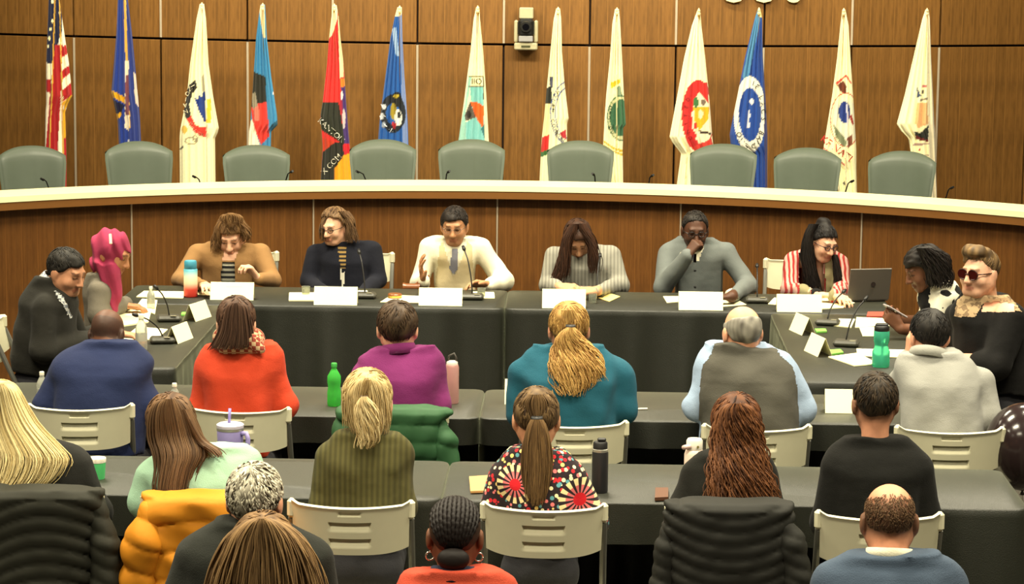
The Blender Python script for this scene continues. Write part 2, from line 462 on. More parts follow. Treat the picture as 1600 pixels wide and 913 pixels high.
# curved dais
DC = np.array([-0.48, 11.92]); RB, RF = 5.50, 5.14; DT = 1.17
M_top = plain('cream_laminate', (252, 246, 190), 0.35, 0.02)
M_dwood = wood('dais_veneer', (84, 51, 21), (118, 77, 35), 0.105)
M_trim = plain('dais_moulding', (116, 76, 34), 0.4, 0.08)
dais = thing('dais', 'long curved wooden council dais with cream top ledge', 'dais', (DC[0], DC[1] + RF, 0.0))
dbase = np.array([DC[0], DC[1] + RF, 0.0])
def arc_slab(r0, r1, z0, z1, a0, a1, n):
    V = []; F = []
    for i in range(n + 1):
        t = a0 + (a1 - a0) * i / n; c, s_ = math.sin(t), math.cos(t)
        for r, z in ((r0, z0), (r1, z0), (r1, z1), (r0, z1)): V.append((DC[0] + r * c, DC[1] + r * s_, z))
    for i in range(n):
        q = i * 4
        for k in range(4): F.append((q + k, q + (k + 1) % 4, q + 4 + (k + 1) % 4, q + 4 + k))
    F += [(3, 2, 1, 0), (n * 4, n * 4 + 1, n * 4 + 2, n * 4 + 3)]
    return V, F
def arc_obj(name, mat, *a, n=60, smooth=False):
    m = MB(); m.add(*arc_slab(*a, n)); return m.build(name, mat, dais, dbase, smooth)
arc_obj('top_ledge', M_top, RF, RB, DT - 0.035, DT, -1.0, 1.0, n=90)
arc_obj('moulding', M_trim, RF + 0.004, RF + 0.10, DT - 0.085, DT - 0.036, -1.0, 1.0, n=90)
arc_obj('core', M_gap, RF + 0.09, RF + 0.13, 0.0, DT - 0.04, -1.0, 1.0, n=90)
arc_obj('worktop', plain('dais_desk', (96, 66, 38), 0.5), RF + 0.13, RB + 0.12, 0.84, 0.88, -1.0, 1.0, n=60)
dseams = [-360, -75, 206.5, 490, 776.5, 1062.5, 1345, 1630, 1915]
TH = []
for sp in dseams:
    th = 0.0; Y = DC[1] + RF + 0.05
    for _ in range(12):
        x = PY(sp, 380, Y)[0]; th = math.asin(max(-1, min(1, (x - DC[0]) / (RF + 0.05)))); Y = DC[1] + (RF + 0.05) * math.cos(th)
    TH.append(th)
for i in range(len(TH) - 1):
    t0, t1 = TH[i], TH[i + 1]; tm = (t0 + t1) / 2; r0 = RF + 0.06; n = 14; V = []; F = []
    for k in range(n + 1):
        t = (t0 - tm) + 0.0012 + (t1 - t0 - 0.0024) * k / n
        for r, z in ((r0, 0.0), (r0 + 0.03, 0.0), (r0 + 0.03, DT - 0.085), (r0, DT - 0.085)): V.append((r * math.sin(t), r * math.cos(t) - r0, z))
    for k in range(n):
        q = k * 4
        for j in range(4): F.append((q + j, q + (j + 1) % 4, q + 4 + (j + 1) % 4, q + 4 + j))
    F += [(3, 2, 1, 0), (n * 4, n * 4 + 1, n * 4 + 2, n * 4 + 3)]
    p = mesh_obj('panel', V, F, M_dwood, dais, smooth=False)
    p.location = (DC[0] + r0 * math.sin(tm) - dbase[0], DC[1] + r0 * math.cos(tm) - dbase[1], 0); p.rotation_euler = (0, 0, -tm)
    st = MB().box((0, 0, DT / 2 - 0.04), (0.010, 0.02, DT - 0.09)).build('seam_strip', M_steel, dais)
    st.location = (DC[0] + (r0 + 0.004) * math.sin(t0) - dbase[0], DC[1] + (r0 + 0.004) * math.cos(t0) - dbase[1], 0); st.rotation_euler = (0, 0, -t0)
# small gooseneck microphones standing on the dais desk, only their tips show
M_black = plain('black_plastic', (24, 24, 24), 0.5)
for k, (px, py, dx) in enumerate([(305, 276, -9), (455, 268, 12), (560, 268, -14), (700, 268, 5), (928, 272, -3), (1018, 274, 5), (1330, 283, 8), (68, 280, -6), (1486, 293, 6)]):
    nm = ['behind the white flag with the blue mountain emblem', 'beside the third green chair', 'beside the yellow flag hem', 'in front of the fifth green chair', 'in front of the sixth green chair',
          'on the bare dais stretch right of the sixth chair', 'before the white flag with the red arc', 'in front of the leftmost green chair', 'at the right end past the last chair'][k]
    tip = PY(px, py, 17.5)
    mt = thing('dais_microphone', 'thin black microphone on the dais ' + nm, 'microphone', (tip[0], 17.56, 0.88), group='gooseneck microphones on the dais')
    MB().lathe([(0.035, 0), (0.035, 0.015), (0.02, 0.022)], n=12).build('base', M_black, mt)
    ex = tip[0] - dx / S(17.5)
    MB().tube([(ex - tip[0], 0, 0.02), (ex - tip[0], 0, (tip[2] - 0.88) * 0.7), ((ex - tip[0]) * .5, -0.03, tip[2] - 0.90), (0, -0.06, tip[2] - 0.88)], 0.0045, 6).build('gooseneck', M_black, mt)
    MB().tube([(0, -0.06, tip[2] - 0.885), (-0.012 * np.sign(dx) * -1, -0.085, tip[2] - 0.875)], [0.009, 0.008], 8).build('capsule', M_black, mt)

# wall letters cut off by the top of the picture
M_let = plain('cream_letter', (236, 226, 170), 0.4, metal=0.0)
def text_mesh(body, size=1.0, extrude=0.0):
    cu = bpy.data.curves.new('t', 'FONT'); cu.body = body; cu.size = size; cu.extrude = extrude; cu.align_x = 'CENTER'; cu.resolution_u = 3
    ob = bpy.data.objects.new('t', cu); COL.objects.link(ob)
    dg = bpy.context.evaluated_depsgraph_get(); me = bpy.data.meshes.new_from_object(ob.evaluated_get(dg))
    V = np.array([v.co[:] for v in me.vertices]) if len(me.vertices) else np.zeros((0, 3)); F = [tuple(p.vertices) for p in me.polygons]
    bpy.data.objects.remove(ob); bpy.data.curves.remove(cu); bpy.data.meshes.remove(me); return V, F
for ch, px, nm in (('O', 1146, 'leftmost'), ('O', 1193, 'middle'), ('S', 1240, 'rightmost')):
    Y = wallY(PY(px, 3, 19.5)[0]); p = PY(px, 4.0, Y)
    V, F = text_mesh(ch, 0.26, 0.012); V[:, 1] -= V[:, 1].min()
    o = mesh_obj('wall_letter', np.stack([V[:, 0], -V[:, 2] - 0.02, V[:, 1]], 1), F, M_let, smooth=False)
    o.location = (p[0], p[1], p[2]); tag(o, f'{nm} of three raised cream wall letters cut off by the picture top', 'wall letter', 'raised letters on the wood wall')

# wall camera
c0 = PY(822, 45, wallY(PY(822, 45, 19.4)[0]) - 0.10); cb = np.array([c0[0], c0[1], c0[2]])
u = 1 / S(19.3)
wc = thing('wall_camera', 'grey pan tilt video camera mounted on the wood wall', 'camera', tuple(cb))
M_cg = plain('camera_grey', (178, 172, 138), 0.45); M_cd = plain('camera_black', (26, 27, 26), 0.35)
MB().box((0, 0.05, 24 * u), (22 * u, 0.10, 17 * u), bev=0.006).build('bracket', M_cg, wc)
MB().box((0, 0.02, -27 * u), (36 * u, 0.14, 11 * u), bev=0.008).build('base', M_cg, wc)
for sx in (-1, 1): MB().box((sx * 15.5 * u, 0.02, -4 * u), (6 * u, 0.10, 34 * u), bev=0.008).build('yoke_arm', M_cg, wc)
MB().box((0, 0.0, 2 * u), (25 * u, 0.11, 28 * u), bev=0.02).build('head', M_cd, wc)
MB().tube([(0, -0.05, 4 * u), (0, -0.085, 3.6 * u)], [9 * u, 8 * u], 20).build('lens_barrel', M_cd, wc)
MB().tube([(0, -0.084, 3.6 * u), (0, -0.088, 3.6 * u)], [5.5 * u, 5 * u], 20).build('lens', plain('lens_glass', (8, 8, 12), 0.05), wc)
MB().box((0, -0.058, -15 * u), (22 * u, 0.02, 9 * u), bev=0.004).build('lower_plate', plain('camera_plate', (150, 150, 150), 0.4), wc)
MB().box((0, -0.052, -27 * u), (14 * u, 0.004, 3 * u)).build('indicator', plain('camera_window', (70, 72, 50), 0.2), wc)

# ================================================================== TABLES
M_cloth = cloth('black_tablecloth', (29, 31, 23), 0.5, 0.05, sheen=0.28, wrinkle=0.7)
M_cloth.node_tree.nodes['Principled BSDF'].inputs['Specular IOR Level'].default_value = 0.5
M_cloth.node_tree.nodes['Principled BSDF'].inputs['Sheen Roughness'].default_value = 0.35
M_cloth.node_tree.nodes['Principled BSDF'].inputs['Sheen Tint'].default_value = (0.85, 0.9, 0.62, 1)
M_steel_leg = plain('table_leg_steel', (70, 70, 66), 0.4, metal=0.7)
def table(x0, x1, y0, y1, label, drops, seed=0, group=None, cr=0.05, flat=''):
    """drops: dict side -> (middle drop, end drop); sides n(ear) f(ar) l r"""
    cx, cy = (x0 + x1) / 2, (y0 + y1) / 2
    t = thing('folding_table', label, 'table', (cx, cy, 0), group=group)
    hx, hy = (x1 - x0) / 2, (y1 - y0) / 2
    MB().box((0, 0, TT - 0.03), (2 * hx - 0.03, 2 * hy - 0.03, 0.035), bev=0.008).build('tabletop', plain('table_board', (90, 86, 78), 0.6), t)
    for sx in (-1, 1):
        for sy in (-1, 1):
            MB().tube([(sx * (hx - 0.16), sy * (hy - 0.1), 0), (sx * (hx - 0.16), sy * (hy - 0.1), TT - 0.05)], 0.014, 8).build('leg', M_steel_leg, t)
    rnd = random.Random(seed)
    # boundary of the top, densely sampled
    B = []
    def seg(a, b, side, n):
        for i in range(n): 
            s_ = i / n; B.append((a[0] + (b[0] - a[0]) * s_, a[1] + (b[1] - a[1]) * s_, side, s_))
    def corner(cxx, cyy, a0, side):
        for i in range(5):
            a = a0 + math.pi / 2 * i / 5; B.append((cxx + cr * math.cos(a), cyy + cr * math.sin(a), side, 1.0))
    nx, ny = int(2 * hx / 0.025), int(2 * hy / 0.025)
    seg((-hx + cr, -hy), (hx - cr, -hy), 'n', nx); corner(hx - cr, -hy + cr, -math.pi / 2, 'nr')
    seg((hx, -hy + cr), (hx, hy - cr), 'r', ny); corner(hx - cr, hy - cr, 0, 'rf')
    seg((hx - cr, hy), (-hx + cr, hy), 'f', nx); corner(-hx + cr, hy - cr, math.pi / 2, 'fl')
    seg((-hx, hy - cr), (-hx, -hy + cr), 'l', ny); corner(-hx + cr, -hy + cr, math.pi, 'ln')
    n = len(B); V = []; F = []; lv = [0.0, 0.012, 0.05, 0.15, 0.3, 0.45, 0.6, 0.75, 0.9, 1.0]; nl = len(lv)
    ph = [rnd.uniform(0, 6.28) for _ in range(4)]
    for i, (x, y, sd, s_) in enumerate(B):
        if sd in drops:
            m, e = drops[sd]; L = (hx if sd in 'nf' else hy) * 2; de = min(s_, 1 - s_) * L
            wgt = max(0.0, min(1.0, (de - 0.25) / 0.15)); dr = e + (m - e) * wgt
        else: dr = min(drops[sd[0]][1], drops[sd[1]][1])
        ax_, ay_ = B[(i - 1) % n][:2]; bx_, by_ = B[(i + 1) % n][:2]; nx_, ny_ = by_ - ay_, -(bx_ - ax_); ln = math.hypot(nx_, ny_); nx_ /= ln; ny_ /= ln
        arc = (x * (1 if sd[0] in 'n' else -1) + y) if sd[0] in 'nf' else (y + x)
        for l in lv:
            if l == 0: V.append((x, y, TT + 0.002)); continue
            dz = l * dr
            amp = 0.034 * min(1, dz / 0.5) * (0.0 if any(q in flat for q in sd) else 1.0)
            wv = amp * (math.sin(arc * 23 + ph[0]) * 0.5 + math.sin(arc * 41 + ph[1]) * 0.3 + math.sin(arc * 11 + ph[2]) * 0.45 + 0.75)
            out = 0.006 + wv
            V.append((x + nx_ * out, y + ny_ * out, TT + 0.002 - max(0.004, dz)))
    for i in range(n):
        j = (i + 1) % n
        for k in range(nl - 1): F.append((i * nl + k, i * nl + k + 1, j * nl + k + 1, j * nl + k))
    F.append(tuple(i * nl for i in range(n)))
    sk = mesh_obj('tablecloth', V, F, M_cloth, t, smooth=True); sk['label'] = 'black fitted tablecloth'
    md = sk.modifiers.new('edge', 'EDGE_SPLIT'); md.split_angle = math.radians(60)
    return t
FULL = (0.72, 0.72); SH = (0.10, 0.10)
table(-2.60, -0.432, 14.64, 15.34, 'left half of the black clothed head table, by the blue and red tumbler', dict(n=FULL, f=SH, l=FULL, r=FULL), 1, 'black clothed tables', flat='r')
table(-0.420, 1.745, 14.64, 15.34, 'right half of the black clothed head table, carrying the open laptop', dict(n=FULL, f=SH, l=FULL, r=FULL), 2, 'black clothed tables', flat='l')
table(-2.56, -1.96, 12.58, 14.60, 'black clothed side table at left in front of the pink headscarf', dict(n=FULL, f=SH, l=SH, r=FULL), 3, 'black clothed tables', 0.04)
table(1.06, 1.76, 12.48, 14.60, 'black clothed side table at right with the teal bottle', dict(n=FULL, f=SH, l=FULL, r=SH), 4, 'black clothed tables', 0.04)
R1 = dict(n=(0.12, 0.12), f=FULL, l=FULL, r=FULL); R2 = dict(n=(0.16, 0.72), f=FULL, l=FULL, r=FULL)
table(-2.64, -0.445, 11.45, 12.15, 'black clothed first row table with the green soda bottle', R1, 5, 'black clothed tables', flat='r')
table(-0.432, 1.77, 11.45, 12.15, 'black clothed first row table before the grey vest', R1, 6, 'black clothed tables', flat='l')
table(-2.72, -0.525, 9.84, 10.54, 'black clothed second row table with the lavender mug', R2, 7, 'black clothed tables', flat='r')
table(-0.512, 1.70, 9.84, 10.54, 'black clothed second row table with the black flask', R2, 8, 'black clothed tables', flat='l')

# ================================================================== GREEN DAIS CHAIRS
M_leather = plain('green_leather', (74, 84, 70), 0.5, 0.08, scale=14, bmp=0.05)
M_stem = plain('chair_black_metal', (30, 30, 30), 0.4)
def dais_chair(label):
    t = thing('swivel_chair', label, 'chair', group='green swivel chairs behind the dais')
    # backrest: flared shield, gently dished
    nu, nv = 22, 16; V = []; F = []
    def row(v):
        z = 0.52 + v * 0.60
        hw = 0.185 + 0.045 * min(1, v * 1.25) ** 0.8
        return z, hw
    for side in (0, 1):
        for j in range(nv + 1):
            v = j / nv; z, hw = row(v)
            for i in range(nu + 1):
                uu = -1 + 2 * i / nu
                zz = z - (0.075 * abs(uu) ** 2.4) * (v ** 6)
                x = hw * uu; th = 0.045 * (1 - abs(uu) ** 6) ** 0.5 * (1 - abs(2 * v - 1) ** 10) ** 0.5
                y = 0.07 * (1 - uu * uu) * 1.0 + 0.10 * v + 0.1
                crease = 0.006 * math.exp(-(uu / 0.05) ** 2) * (1 - v ** 4)
                V.append((x, y + (th if side else -th + crease), zz))
    m = (nu + 1) * (nv + 1)
    for j in range(nv):
        for i in range(nu):
            a = j * (nu + 1) + i; F.append((a, a + 1, a + nu + 2, a + nu + 1)); F.append((m + a, m + a + nu + 1, m + a + nu + 2, m + a + 1))
    ring = [i for i in range(nu + 1)] + [j * (nu + 1) + nu for j in range(1, nv + 1)] + [nv * (nu + 1) + i for i in range(nu - 1, -1, -1)] + [j * (nu + 1) for j in range(nv - 1, 0, -1)]
    for a, b in zip(ring, ring[1:] + ring[:1]): F.append((b, a, m + a, m + b))
    mesh_obj('backrest', V, F, M_leather, t)
    MB().box((0, -0.10, 0.46), (0.50, 0.48, 0.10), bev=0.03).build('seat', M_leather, t)
    for sx in (-1, 1): MB().tube([(sx * 0.26, -0.24, 0.46), (sx * 0.275, -0.22, 0.66), (sx * 0.275, 0.06, 0.68), (sx * 0.25, 0.12, 0.60)], 0.018, 8).build('armrest', M_stem, t)
    MB().tube([(0, -0.05, 0.08), (0, -0.05, 0.42)], 0.03, 10).build('gas_column', M_stem, t)
    b = MB()
    for k in range(5):
        a = k * 2 * math.pi / 5; b.tube([(0, -0.05, 0.09), (0.21 * math.cos(a), -0.05 + 0.21 * math.sin(a), 0.05)], [0.025, 0.018], 8)
    b.build('star_base', M_stem, t)
    return t
proto = None
ch = [(64, 231, 'leftmost, in front of the striped flag'), (228, 224, 'second from left, in front of the dark blue flag'), (408, 230, 'third from left, in front of the blue, black and red flag'),
      (602, 221, 'in front of the blue flag with the round dark emblem'), (738, 221, 'in front of the white and turquoise flag'), (905, 223, 'between the two white flags right of the wall camera'),
      (1124, 228, 'in front of the white flag with the red seal'), (1253, 234, 'between the blue ring flag and the red arc flag'), (1398, 239, 'rightmost, in front of the last white flag')]
for i, (px, py, nm) in enumerate(ch):
    lab = 'green swivel chair, ' + nm
    if proto is None: proto = dais_chair(lab); c = proto
    else: c = copy_tree(proto); c['label'] = lab
    x = PY(px, 260, 17.95)[0]; rr = abs(x - DC[0])
    Y = 18.05 - 0.045 * (x - DC[0]) ** 2
    top = PY(px, py, Y + 0.15)
    c.location = (top[0], Y, 0.34); c.scale = (1, 1, (top[2] - 0.34) / 1.115); c.rotation_euler = (0, 0, math.atan2(-(x - DC[0]), Y - 12.0) * 0.7)

# ================================================================== FLAGS
M_flag = vcol('flag_cloth', 0.85, 0.2, sheen=0.2)
M_pole = plain('brass_pole', (170, 130, 60), 0.35, metal=0.6)
M_finial = plain('gilt_finial', (230, 214, 160), 0.4, metal=0.2)
M_stand = plain('flag_stand', (60, 48, 30), 0.5)
WHT = (248, 241, 194); CREAM = (240, 228, 180)
def flag(label, rows, ops, Y=18.75, text=(), folds=5, seed=0, tip=None):
    rows = sorted(rows); py = np.array([r[0] for r in rows], float); xl = np.array([r[1] for r in rows], float); xr = np.array([r[2] for r in rows], float)
    xm = (xl[0] + xr[0]) / 2; b0 = PY(xm, 260, Y); base = np.array([b0[0], Y, 0.34])
    t = thing('flag', label, 'flag', tuple(base), group='flags standing along the back wall')
    nv, nu = 150, 80; g = np.random.default_rng(seed); ph = g.uniform(0, 6.28, 3)
    bot = max(py[-1], 300)
    yy = np.linspace(py[0], py[-1], nv); L = np.interp(yy, py, xl); R = np.interp(yy, py, xr)
    tipfade = np.clip((yy - yy[0]) / 60, 0.15, 1)
    th = np.linspace(0, 2 * math.pi, nu, endpoint=False)
    # denser towards the visible front; px runs left to right on the front half, back on the rear half
    U = np.cos(th); Wv = np.sin(th)
    PX = (L + R)[:, None] / 2 + (R - L)[:, None] / 2 * U[None, :]; PYY = np.repeat(yy[:, None], nu, 1)
    def depth(uu, k):
        a = (R - L)[k] / 2 / S(Y)
        return (0.45 * a * np.sqrt(np.clip(1 - uu * uu, 0, 1)) + 0.015 * tipfade[k] * (np.sin(folds * math.pi * uu + ph[0]) + 0.6 * np.sin(folds * 1.9 * math.pi * uu + ph[1])) * np.sqrt(np.clip(1 - uu * uu, 0, 1)))
    V = np.zeros((nv, nu, 3))
    for k in range(nv):
        dd = depth(U, k) * np.where(Wv > 0, 1, -0.8)
        for i in range(nu):
            V[k, i] = PY(PX[k, i], yy[k], Y - dd[i])
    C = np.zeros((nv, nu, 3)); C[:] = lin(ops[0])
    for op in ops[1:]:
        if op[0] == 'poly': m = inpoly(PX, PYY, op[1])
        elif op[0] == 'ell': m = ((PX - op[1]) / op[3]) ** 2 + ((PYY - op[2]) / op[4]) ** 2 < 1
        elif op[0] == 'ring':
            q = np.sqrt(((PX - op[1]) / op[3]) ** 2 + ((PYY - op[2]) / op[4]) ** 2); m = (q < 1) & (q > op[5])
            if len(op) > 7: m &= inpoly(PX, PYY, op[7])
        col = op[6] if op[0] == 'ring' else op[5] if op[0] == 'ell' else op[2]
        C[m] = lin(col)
    idx = np.arange(nv * nu).reshape(nv, nu); nx = np.roll(idx, -1, 1)
    F = np.stack([idx[:-1], nx[:-1], nx[1:], idx[1:]], -1).reshape(-1, 4)
    V2 = V.reshape(-1, 3)
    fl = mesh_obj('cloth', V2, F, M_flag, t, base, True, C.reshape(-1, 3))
    topp = PY((xl[0] + xr[0]) / 2, py[0] + 2, Y)
    tp = topp - base if tip is None else PY(tip[0], tip[1], Y) - base
    MB().tube([(tp[0] * .3, 0.0, 0), (tp[0], 0.0, tp[2] - 0.02)], 0.012, 10).build('pole', M_pole, t)
    MB().lathe([(0.0125, -0.03), (0.014, -0.02), (0.010, -0.012), (0.012, 0.0), (0.008, 0.01), (0.002, 0.02)], (tp[0], tp[1] * 0, tp[2]), 10).build('finial', M_finial, t)
    MB().lathe([(0.13, 0), (0.13, 0.02), (0.05, 0.05), (0.025, 0.09)], n=20).build('stand', M_stand, t)
    for (s_, x, y, size, ang, colr, *arcp) in text:
        mb = MB()
        if not arcp: items = [(s_, x, y, ang)]
        else:
            rx, ry, a0, a1 = arcp; items = []
            for i, chh in enumerate(s_):
                a = math.radians(a0 + (a1 - a0) * (i / max(1, len(s_) - 1)))
                items.append((chh, x + rx * math.cos(a), y + ry * math.sin(a), math.degrees(a) + ang))
        for chh, cx, cy, an in items:
            if chh == ' ': continue
            TV, TF = text_mesh(chh, size * 1.35)
            if not len(TV): continue
            ca, sa = math.cos(math.radians(an)), math.sin(math.radians(an)); Q = []
            for tx, ty, _ in TV:
                ty -= size * 0.45
                qx = cx + tx * ca + ty * sa; qy = cy + tx * sa - ty * ca
                k = int(np.clip(np.searchsorted(yy, qy), 0, nv - 1)); uu = np.clip((qx - (L[k] + R[k]) / 2) / ((R[k] - L[k]) / 2), -1, 1)
                Q.append(PY(qx, qy, Y - depth(np.array([uu]), k)[0] - 0.004))
            mb.add(np.array(Q), TF)
        if mb.V: mb.build('lettering', plain('flag_ink_%d_%d_%d' % colr, colr, 0.8), t, base)
    return t
NAVY = (28, 32, 62); RED = (168, 30, 34); GOLD = (214, 160, 30)
flag('striped red and white flag with starred navy corner and gold cords', [(-34, 80, 90), (0, 76, 93), (55, 74, 101), (100, 72, 108), (150, 72, 113), (163, 72, 106), (176, 71, 102), (240, 70, 104), (300, 69, 104)],
     [(238, 226, 200), ('poly', [(66, -40), (96, -40), (97, 50), (92, 62), (84, 100), (66, 97)], NAVY), ('poly', [(86, 70), (98, 70), (95, 150), (86, 300), (66, 300), (78, 150)], RED),
      ('poly', [(96, 74), (103, 70), (106, 84), (97, 90)], RED), ('poly', [(97, 110), (108, 102), (110, 114), (98, 124)], RED), ('poly', [(98, 140), (112, 128), (115, 148), (99, 158)], RED),
      ('poly', [(98, 160), (115, 146), (115, 156), (101, 172)], GOLD), ('poly', [(66, 122), (80, 124), (79, 146), (66, 140)], RED), ('poly', [(97, 172), (103, 172), (104, 215), (98, 215)], GOLD), ('poly', [(98, 216), (106, 214), (106, 300), (99, 300)], RED),
      ('ell', 82, 2, 2.3, 2.6, WHT), ('ell', 82, 33, 2.3, 2.6, WHT), ('ell', 79, 46, 2.3, 2.6, WHT), ('ell', 77, 60, 2.3, 2.6, WHT), ('ell', 75, 72, 1.8, 2.2, WHT), ('ell', 93, 20, 2, 2.4, WHT),
      ('poly', [(86, -40), (88.5, -40), (82, 150), (75, 300), (73, 300), (80, 150)], (206, 160, 60)), ('poly', [(91, -40), (93, -40), (98, 150), (100, 240), (98, 240), (96, 150)], (206, 160, 60))], seed=1)
flag('dark blue flag with yellow fringe and gold cord', [(-34, 186, 200), (0, 184, 200), (50, 182, 206), (100, 178, 211), (145, 174, 215), (152, 176, 216), (190, 184, 219), (300, 190, 224)],
     [(38, 60, 140), ('poly', [(197, -40), (230, -40), (230, 310), (204, 310)], (46, 60, 128)), ('poly', [(192, -40), (196, -40), (201, 140), (204, 200), (198, 200), (196, 100)], (222, 178, 84)),
      ('poly', [(174, 141), (196, 152), (198, 163), (174, 151)], GOLD), ('poly', [(180, 176), (190, 172), (189, 182), (181, 188)], GOLD), ('poly', [(176, 156), (194, 164), (190, 176), (180, 178)], (24, 24, 52)),
      ('poly', [(195, 95), (201, 95), (202, 205), (195, 200)], (226, 214, 190)), ('poly', [(196, 118), (201, 118), (202, 180), (196, 180)], (120, 70, 80)), ('poly', [(208, 112), (212, 116), (217, 168), (211, 160)], (226, 206, 190)),
      ('ell', 201, 222, 1.6, 4, (220, 220, 220))], seed=2)
def MT(x, y): return (270 + x / 4.567, 100 + y / 4.567)
flag('white flag with blue mountain emblem between dark and red banners', [(6, 312, 319), (30, 307, 322), (100, 297, 326), (150, 292, 333), (200, 282, 342), (208, 281, 340), (216, 280.5, 336), (300, 281, 337)],
     [WHT, ('poly', [MT(160, 112), MT(175, 165), MT(140, 210), MT(118, 290), MT(130, 370), MT(95, 395), MT(78, 330), MT(95, 210), MT(118, 150)], (48, 46, 42)),
      ('poly', [MT(95, 395), MT(130, 372), MT(165, 440), MT(240, 455), MT(240, 520), MT(200, 515), MT(150, 480)], (208, 62, 50)),
      ('poly', [MT(232, 190), MT(212, 208), MT(208, 240), MT(180, 215), MT(185, 255), MT(150, 235), MT(185, 330), MT(232, 430)], (34, 58, 128)),
      ('poly', [MT(245, 250), MT(272, 245), MT(274, 400), MT(268, 425), MT(240, 418)], (236, 186, 60)), ('ell', *MT(82, 470), 4.5, 6.5, (222, 182, 80)),
      ('poly', [MT(205, 90), MT(225, 70), MT(228, 200), MT(208, 190)], (176, 168, 140)), ('ring', *MT(130, 550), 10, 6, 0.75, (150, 140, 112)), ('ring', *MT(160, 535), 4, 6, 0.7, (150, 140, 112)), ('poly', [MT(45, 610), MT(70, 580), MT(82, 605)], (90, 84, 66)),
      ('poly', [MT(240, 430), MT(245, 430), MT(247, 900), MT(241, 900)], (196, 184, 150))],
     text=[('INDIAN', *MT(175, 300), 7, -8, (236, 226, 190), 19, 34, 248, 165), ('SIOUX', *MT(215, 345), 5, 180, (232, 170, 150), 21, 34, 150, 92)], seed=3)
flag('light blue flag with black, red and white wedges', [(7, 407, 414), (20, 405, 415), (60, 400, 417), (120, 396, 424), (180, 392, 433), (195, 391, 434), (206, 389, 424), (300, 385, 421)],
     [(62, 134, 178), ('poly', [(396, 112), (415, 120), (416, 160), (404, 164), (394, 180), (390, 160)], (46, 46, 38)), ('poly', [(392, 168), (404, 162), (417, 159), (421, 215), (408, 226), (396, 200)], (212, 62, 52)),
      ('poly', [(385, 200), (394, 186), (406, 228), (404, 300), (380, 300)], (240, 232, 205)), ('poly', [(402, 300), (406, 228), (421, 213), (423, 300)], (70, 140, 184)), ('poly', [(393, 146), (399, 144), (403, 168), (395, 172)], (146, 138, 116)),
      ('poly', [(396, 170), (404, 164), (406, 188), (398, 190)], (214, 120, 100)), ('poly', [(404, 8), (413, 6), (415, 60), (411, 60)], (230, 214, 170)), ('ell', 427, 146, 1.5, 2, (235, 235, 235)), ('poly', [(424, 195), (436, 186), (436, 202), (424, 206)], (40, 84, 104))], seed=4)
def M5(x, y): return (480 + x / 4.567, 90 + y / 4.567)
flag('red, black and yellow flag with white lettering on dark bands', [(8, 519, 526), (25, 518, 529), (60, 514, 532), (100, 511, 537), (160, 504, 541), (185, 500, 543), (200, 502, 544), (232, 504, 547), (300, 500, 551)],
     [(212, 50, 46), ('poly', [(516, 5), (528, 5), (527, 30), (519, 55), (514, 60)], (238, 226, 180)), ('poly', [(528, 25), (534, 25), (537, 120), (531, 122)], (236, 222, 176)), ('poly', [M5(235, 150), M5(270, 150), M5(275, 210), M5(240, 210)], (222, 130, 40)),
      ('poly', [M5(240, 210), M5(280, 205), M5(305, 610), M5(250, 620), M5(255, 400)], (70, 46, 110)), ('poly', [M5(235, 260), M5(248, 260), M5(262, 480), M5(242, 440)], (150, 30, 60)), ('poly', [M5(105, 315), M5(222, 318), M5(245, 430), M5(262, 560), M5(90, 470)], (44, 46, 36)),
      ('poly', [M5(85, 430), M5(265, 560), M5(262, 620), M5(90, 510)], (40, 46, 30)), ('poly', [M5(110, 570), M5(190, 600), M5(150, 660), M5(110, 670)], (190, 62, 34)), ('poly', [M5(110, 675), M5(190, 610), M5(262, 600), M5(262, 700), M5(195, 800), M5(190, 960), M5(90, 960)], (42, 42, 34)),
      ('poly', [M5(255, 620), M5(305, 612), M5(308, 685), M5(262, 695)], (196, 30, 40)), ('poly', [M5(195, 795), M5(262, 695), M5(310, 685), M5(330, 960), M5(190, 960)], (232, 160, 32)), ('ell', *M5(262, 440), 2.5, 16, (200, 190, 190)), ('ell', *M5(247, 270), 2, 7, (220, 220, 220))],
     text=[('KANTON', *M5(172, 520), 9, 42, (240, 236, 220)), ('X COM', *M5(172, 760), 9, -46, (232, 226, 205))], seed=5)
def M6(x, y): return (480 + x / 4.567, 90 + y / 4.567)
flag('bright blue flag with a round black and white animal emblem', [(11, 621, 628), (25, 617, 628), (60, 610, 629), (120, 602, 632), (190, 593, 637), (300, 584, 641)],
     [(32, 86, 158), ('poly', [(624, 20), (630, 20), (640, 300), (630, 300), (627, 120)], (120, 140, 190)), ('poly', [(617, 10), (630, 10), (627, 24), (617, 26)], (236, 222, 176)), ('poly', [(612, 45), (619, 42), (624, 88), (618, 86)], (150, 176, 206)),
      ('ring', *M6(612, 400), 20, 30, 0.55, (28, 34, 42)), ('ell', *M6(640, 300), 8, 12, (28, 30, 30)), ('ell', *M6(615, 385), 5, 13, (150, 132, 40)), ('ell', *M6(650, 430), 6, 13, (226, 226, 216)), ('poly', [M6(605, 455), M6(640, 470), M6(625, 510), M6(610, 500)], (170, 40, 50)),
      ('ell', *M6(548, 350), 3.5, 4, (210, 215, 220)), ('ell', *M6(533, 420), 3.5, 5, (210, 215, 220)), ('ell', *M6(545, 480), 3, 5, (150, 160, 175)), ('ell', *M6(635, 275), 5, 2.5, (170, 150, 40)), ('ell', *M6(655, 410), 3, 5, (40, 40, 44))],
     text=[('NAWA', *M6(610, 400), 7, -25, (222, 226, 228), 17, 27, 100, 205)], seed=6)
def M7(x, y): return (700 + x / 4.35, 80 + y / 4.35)
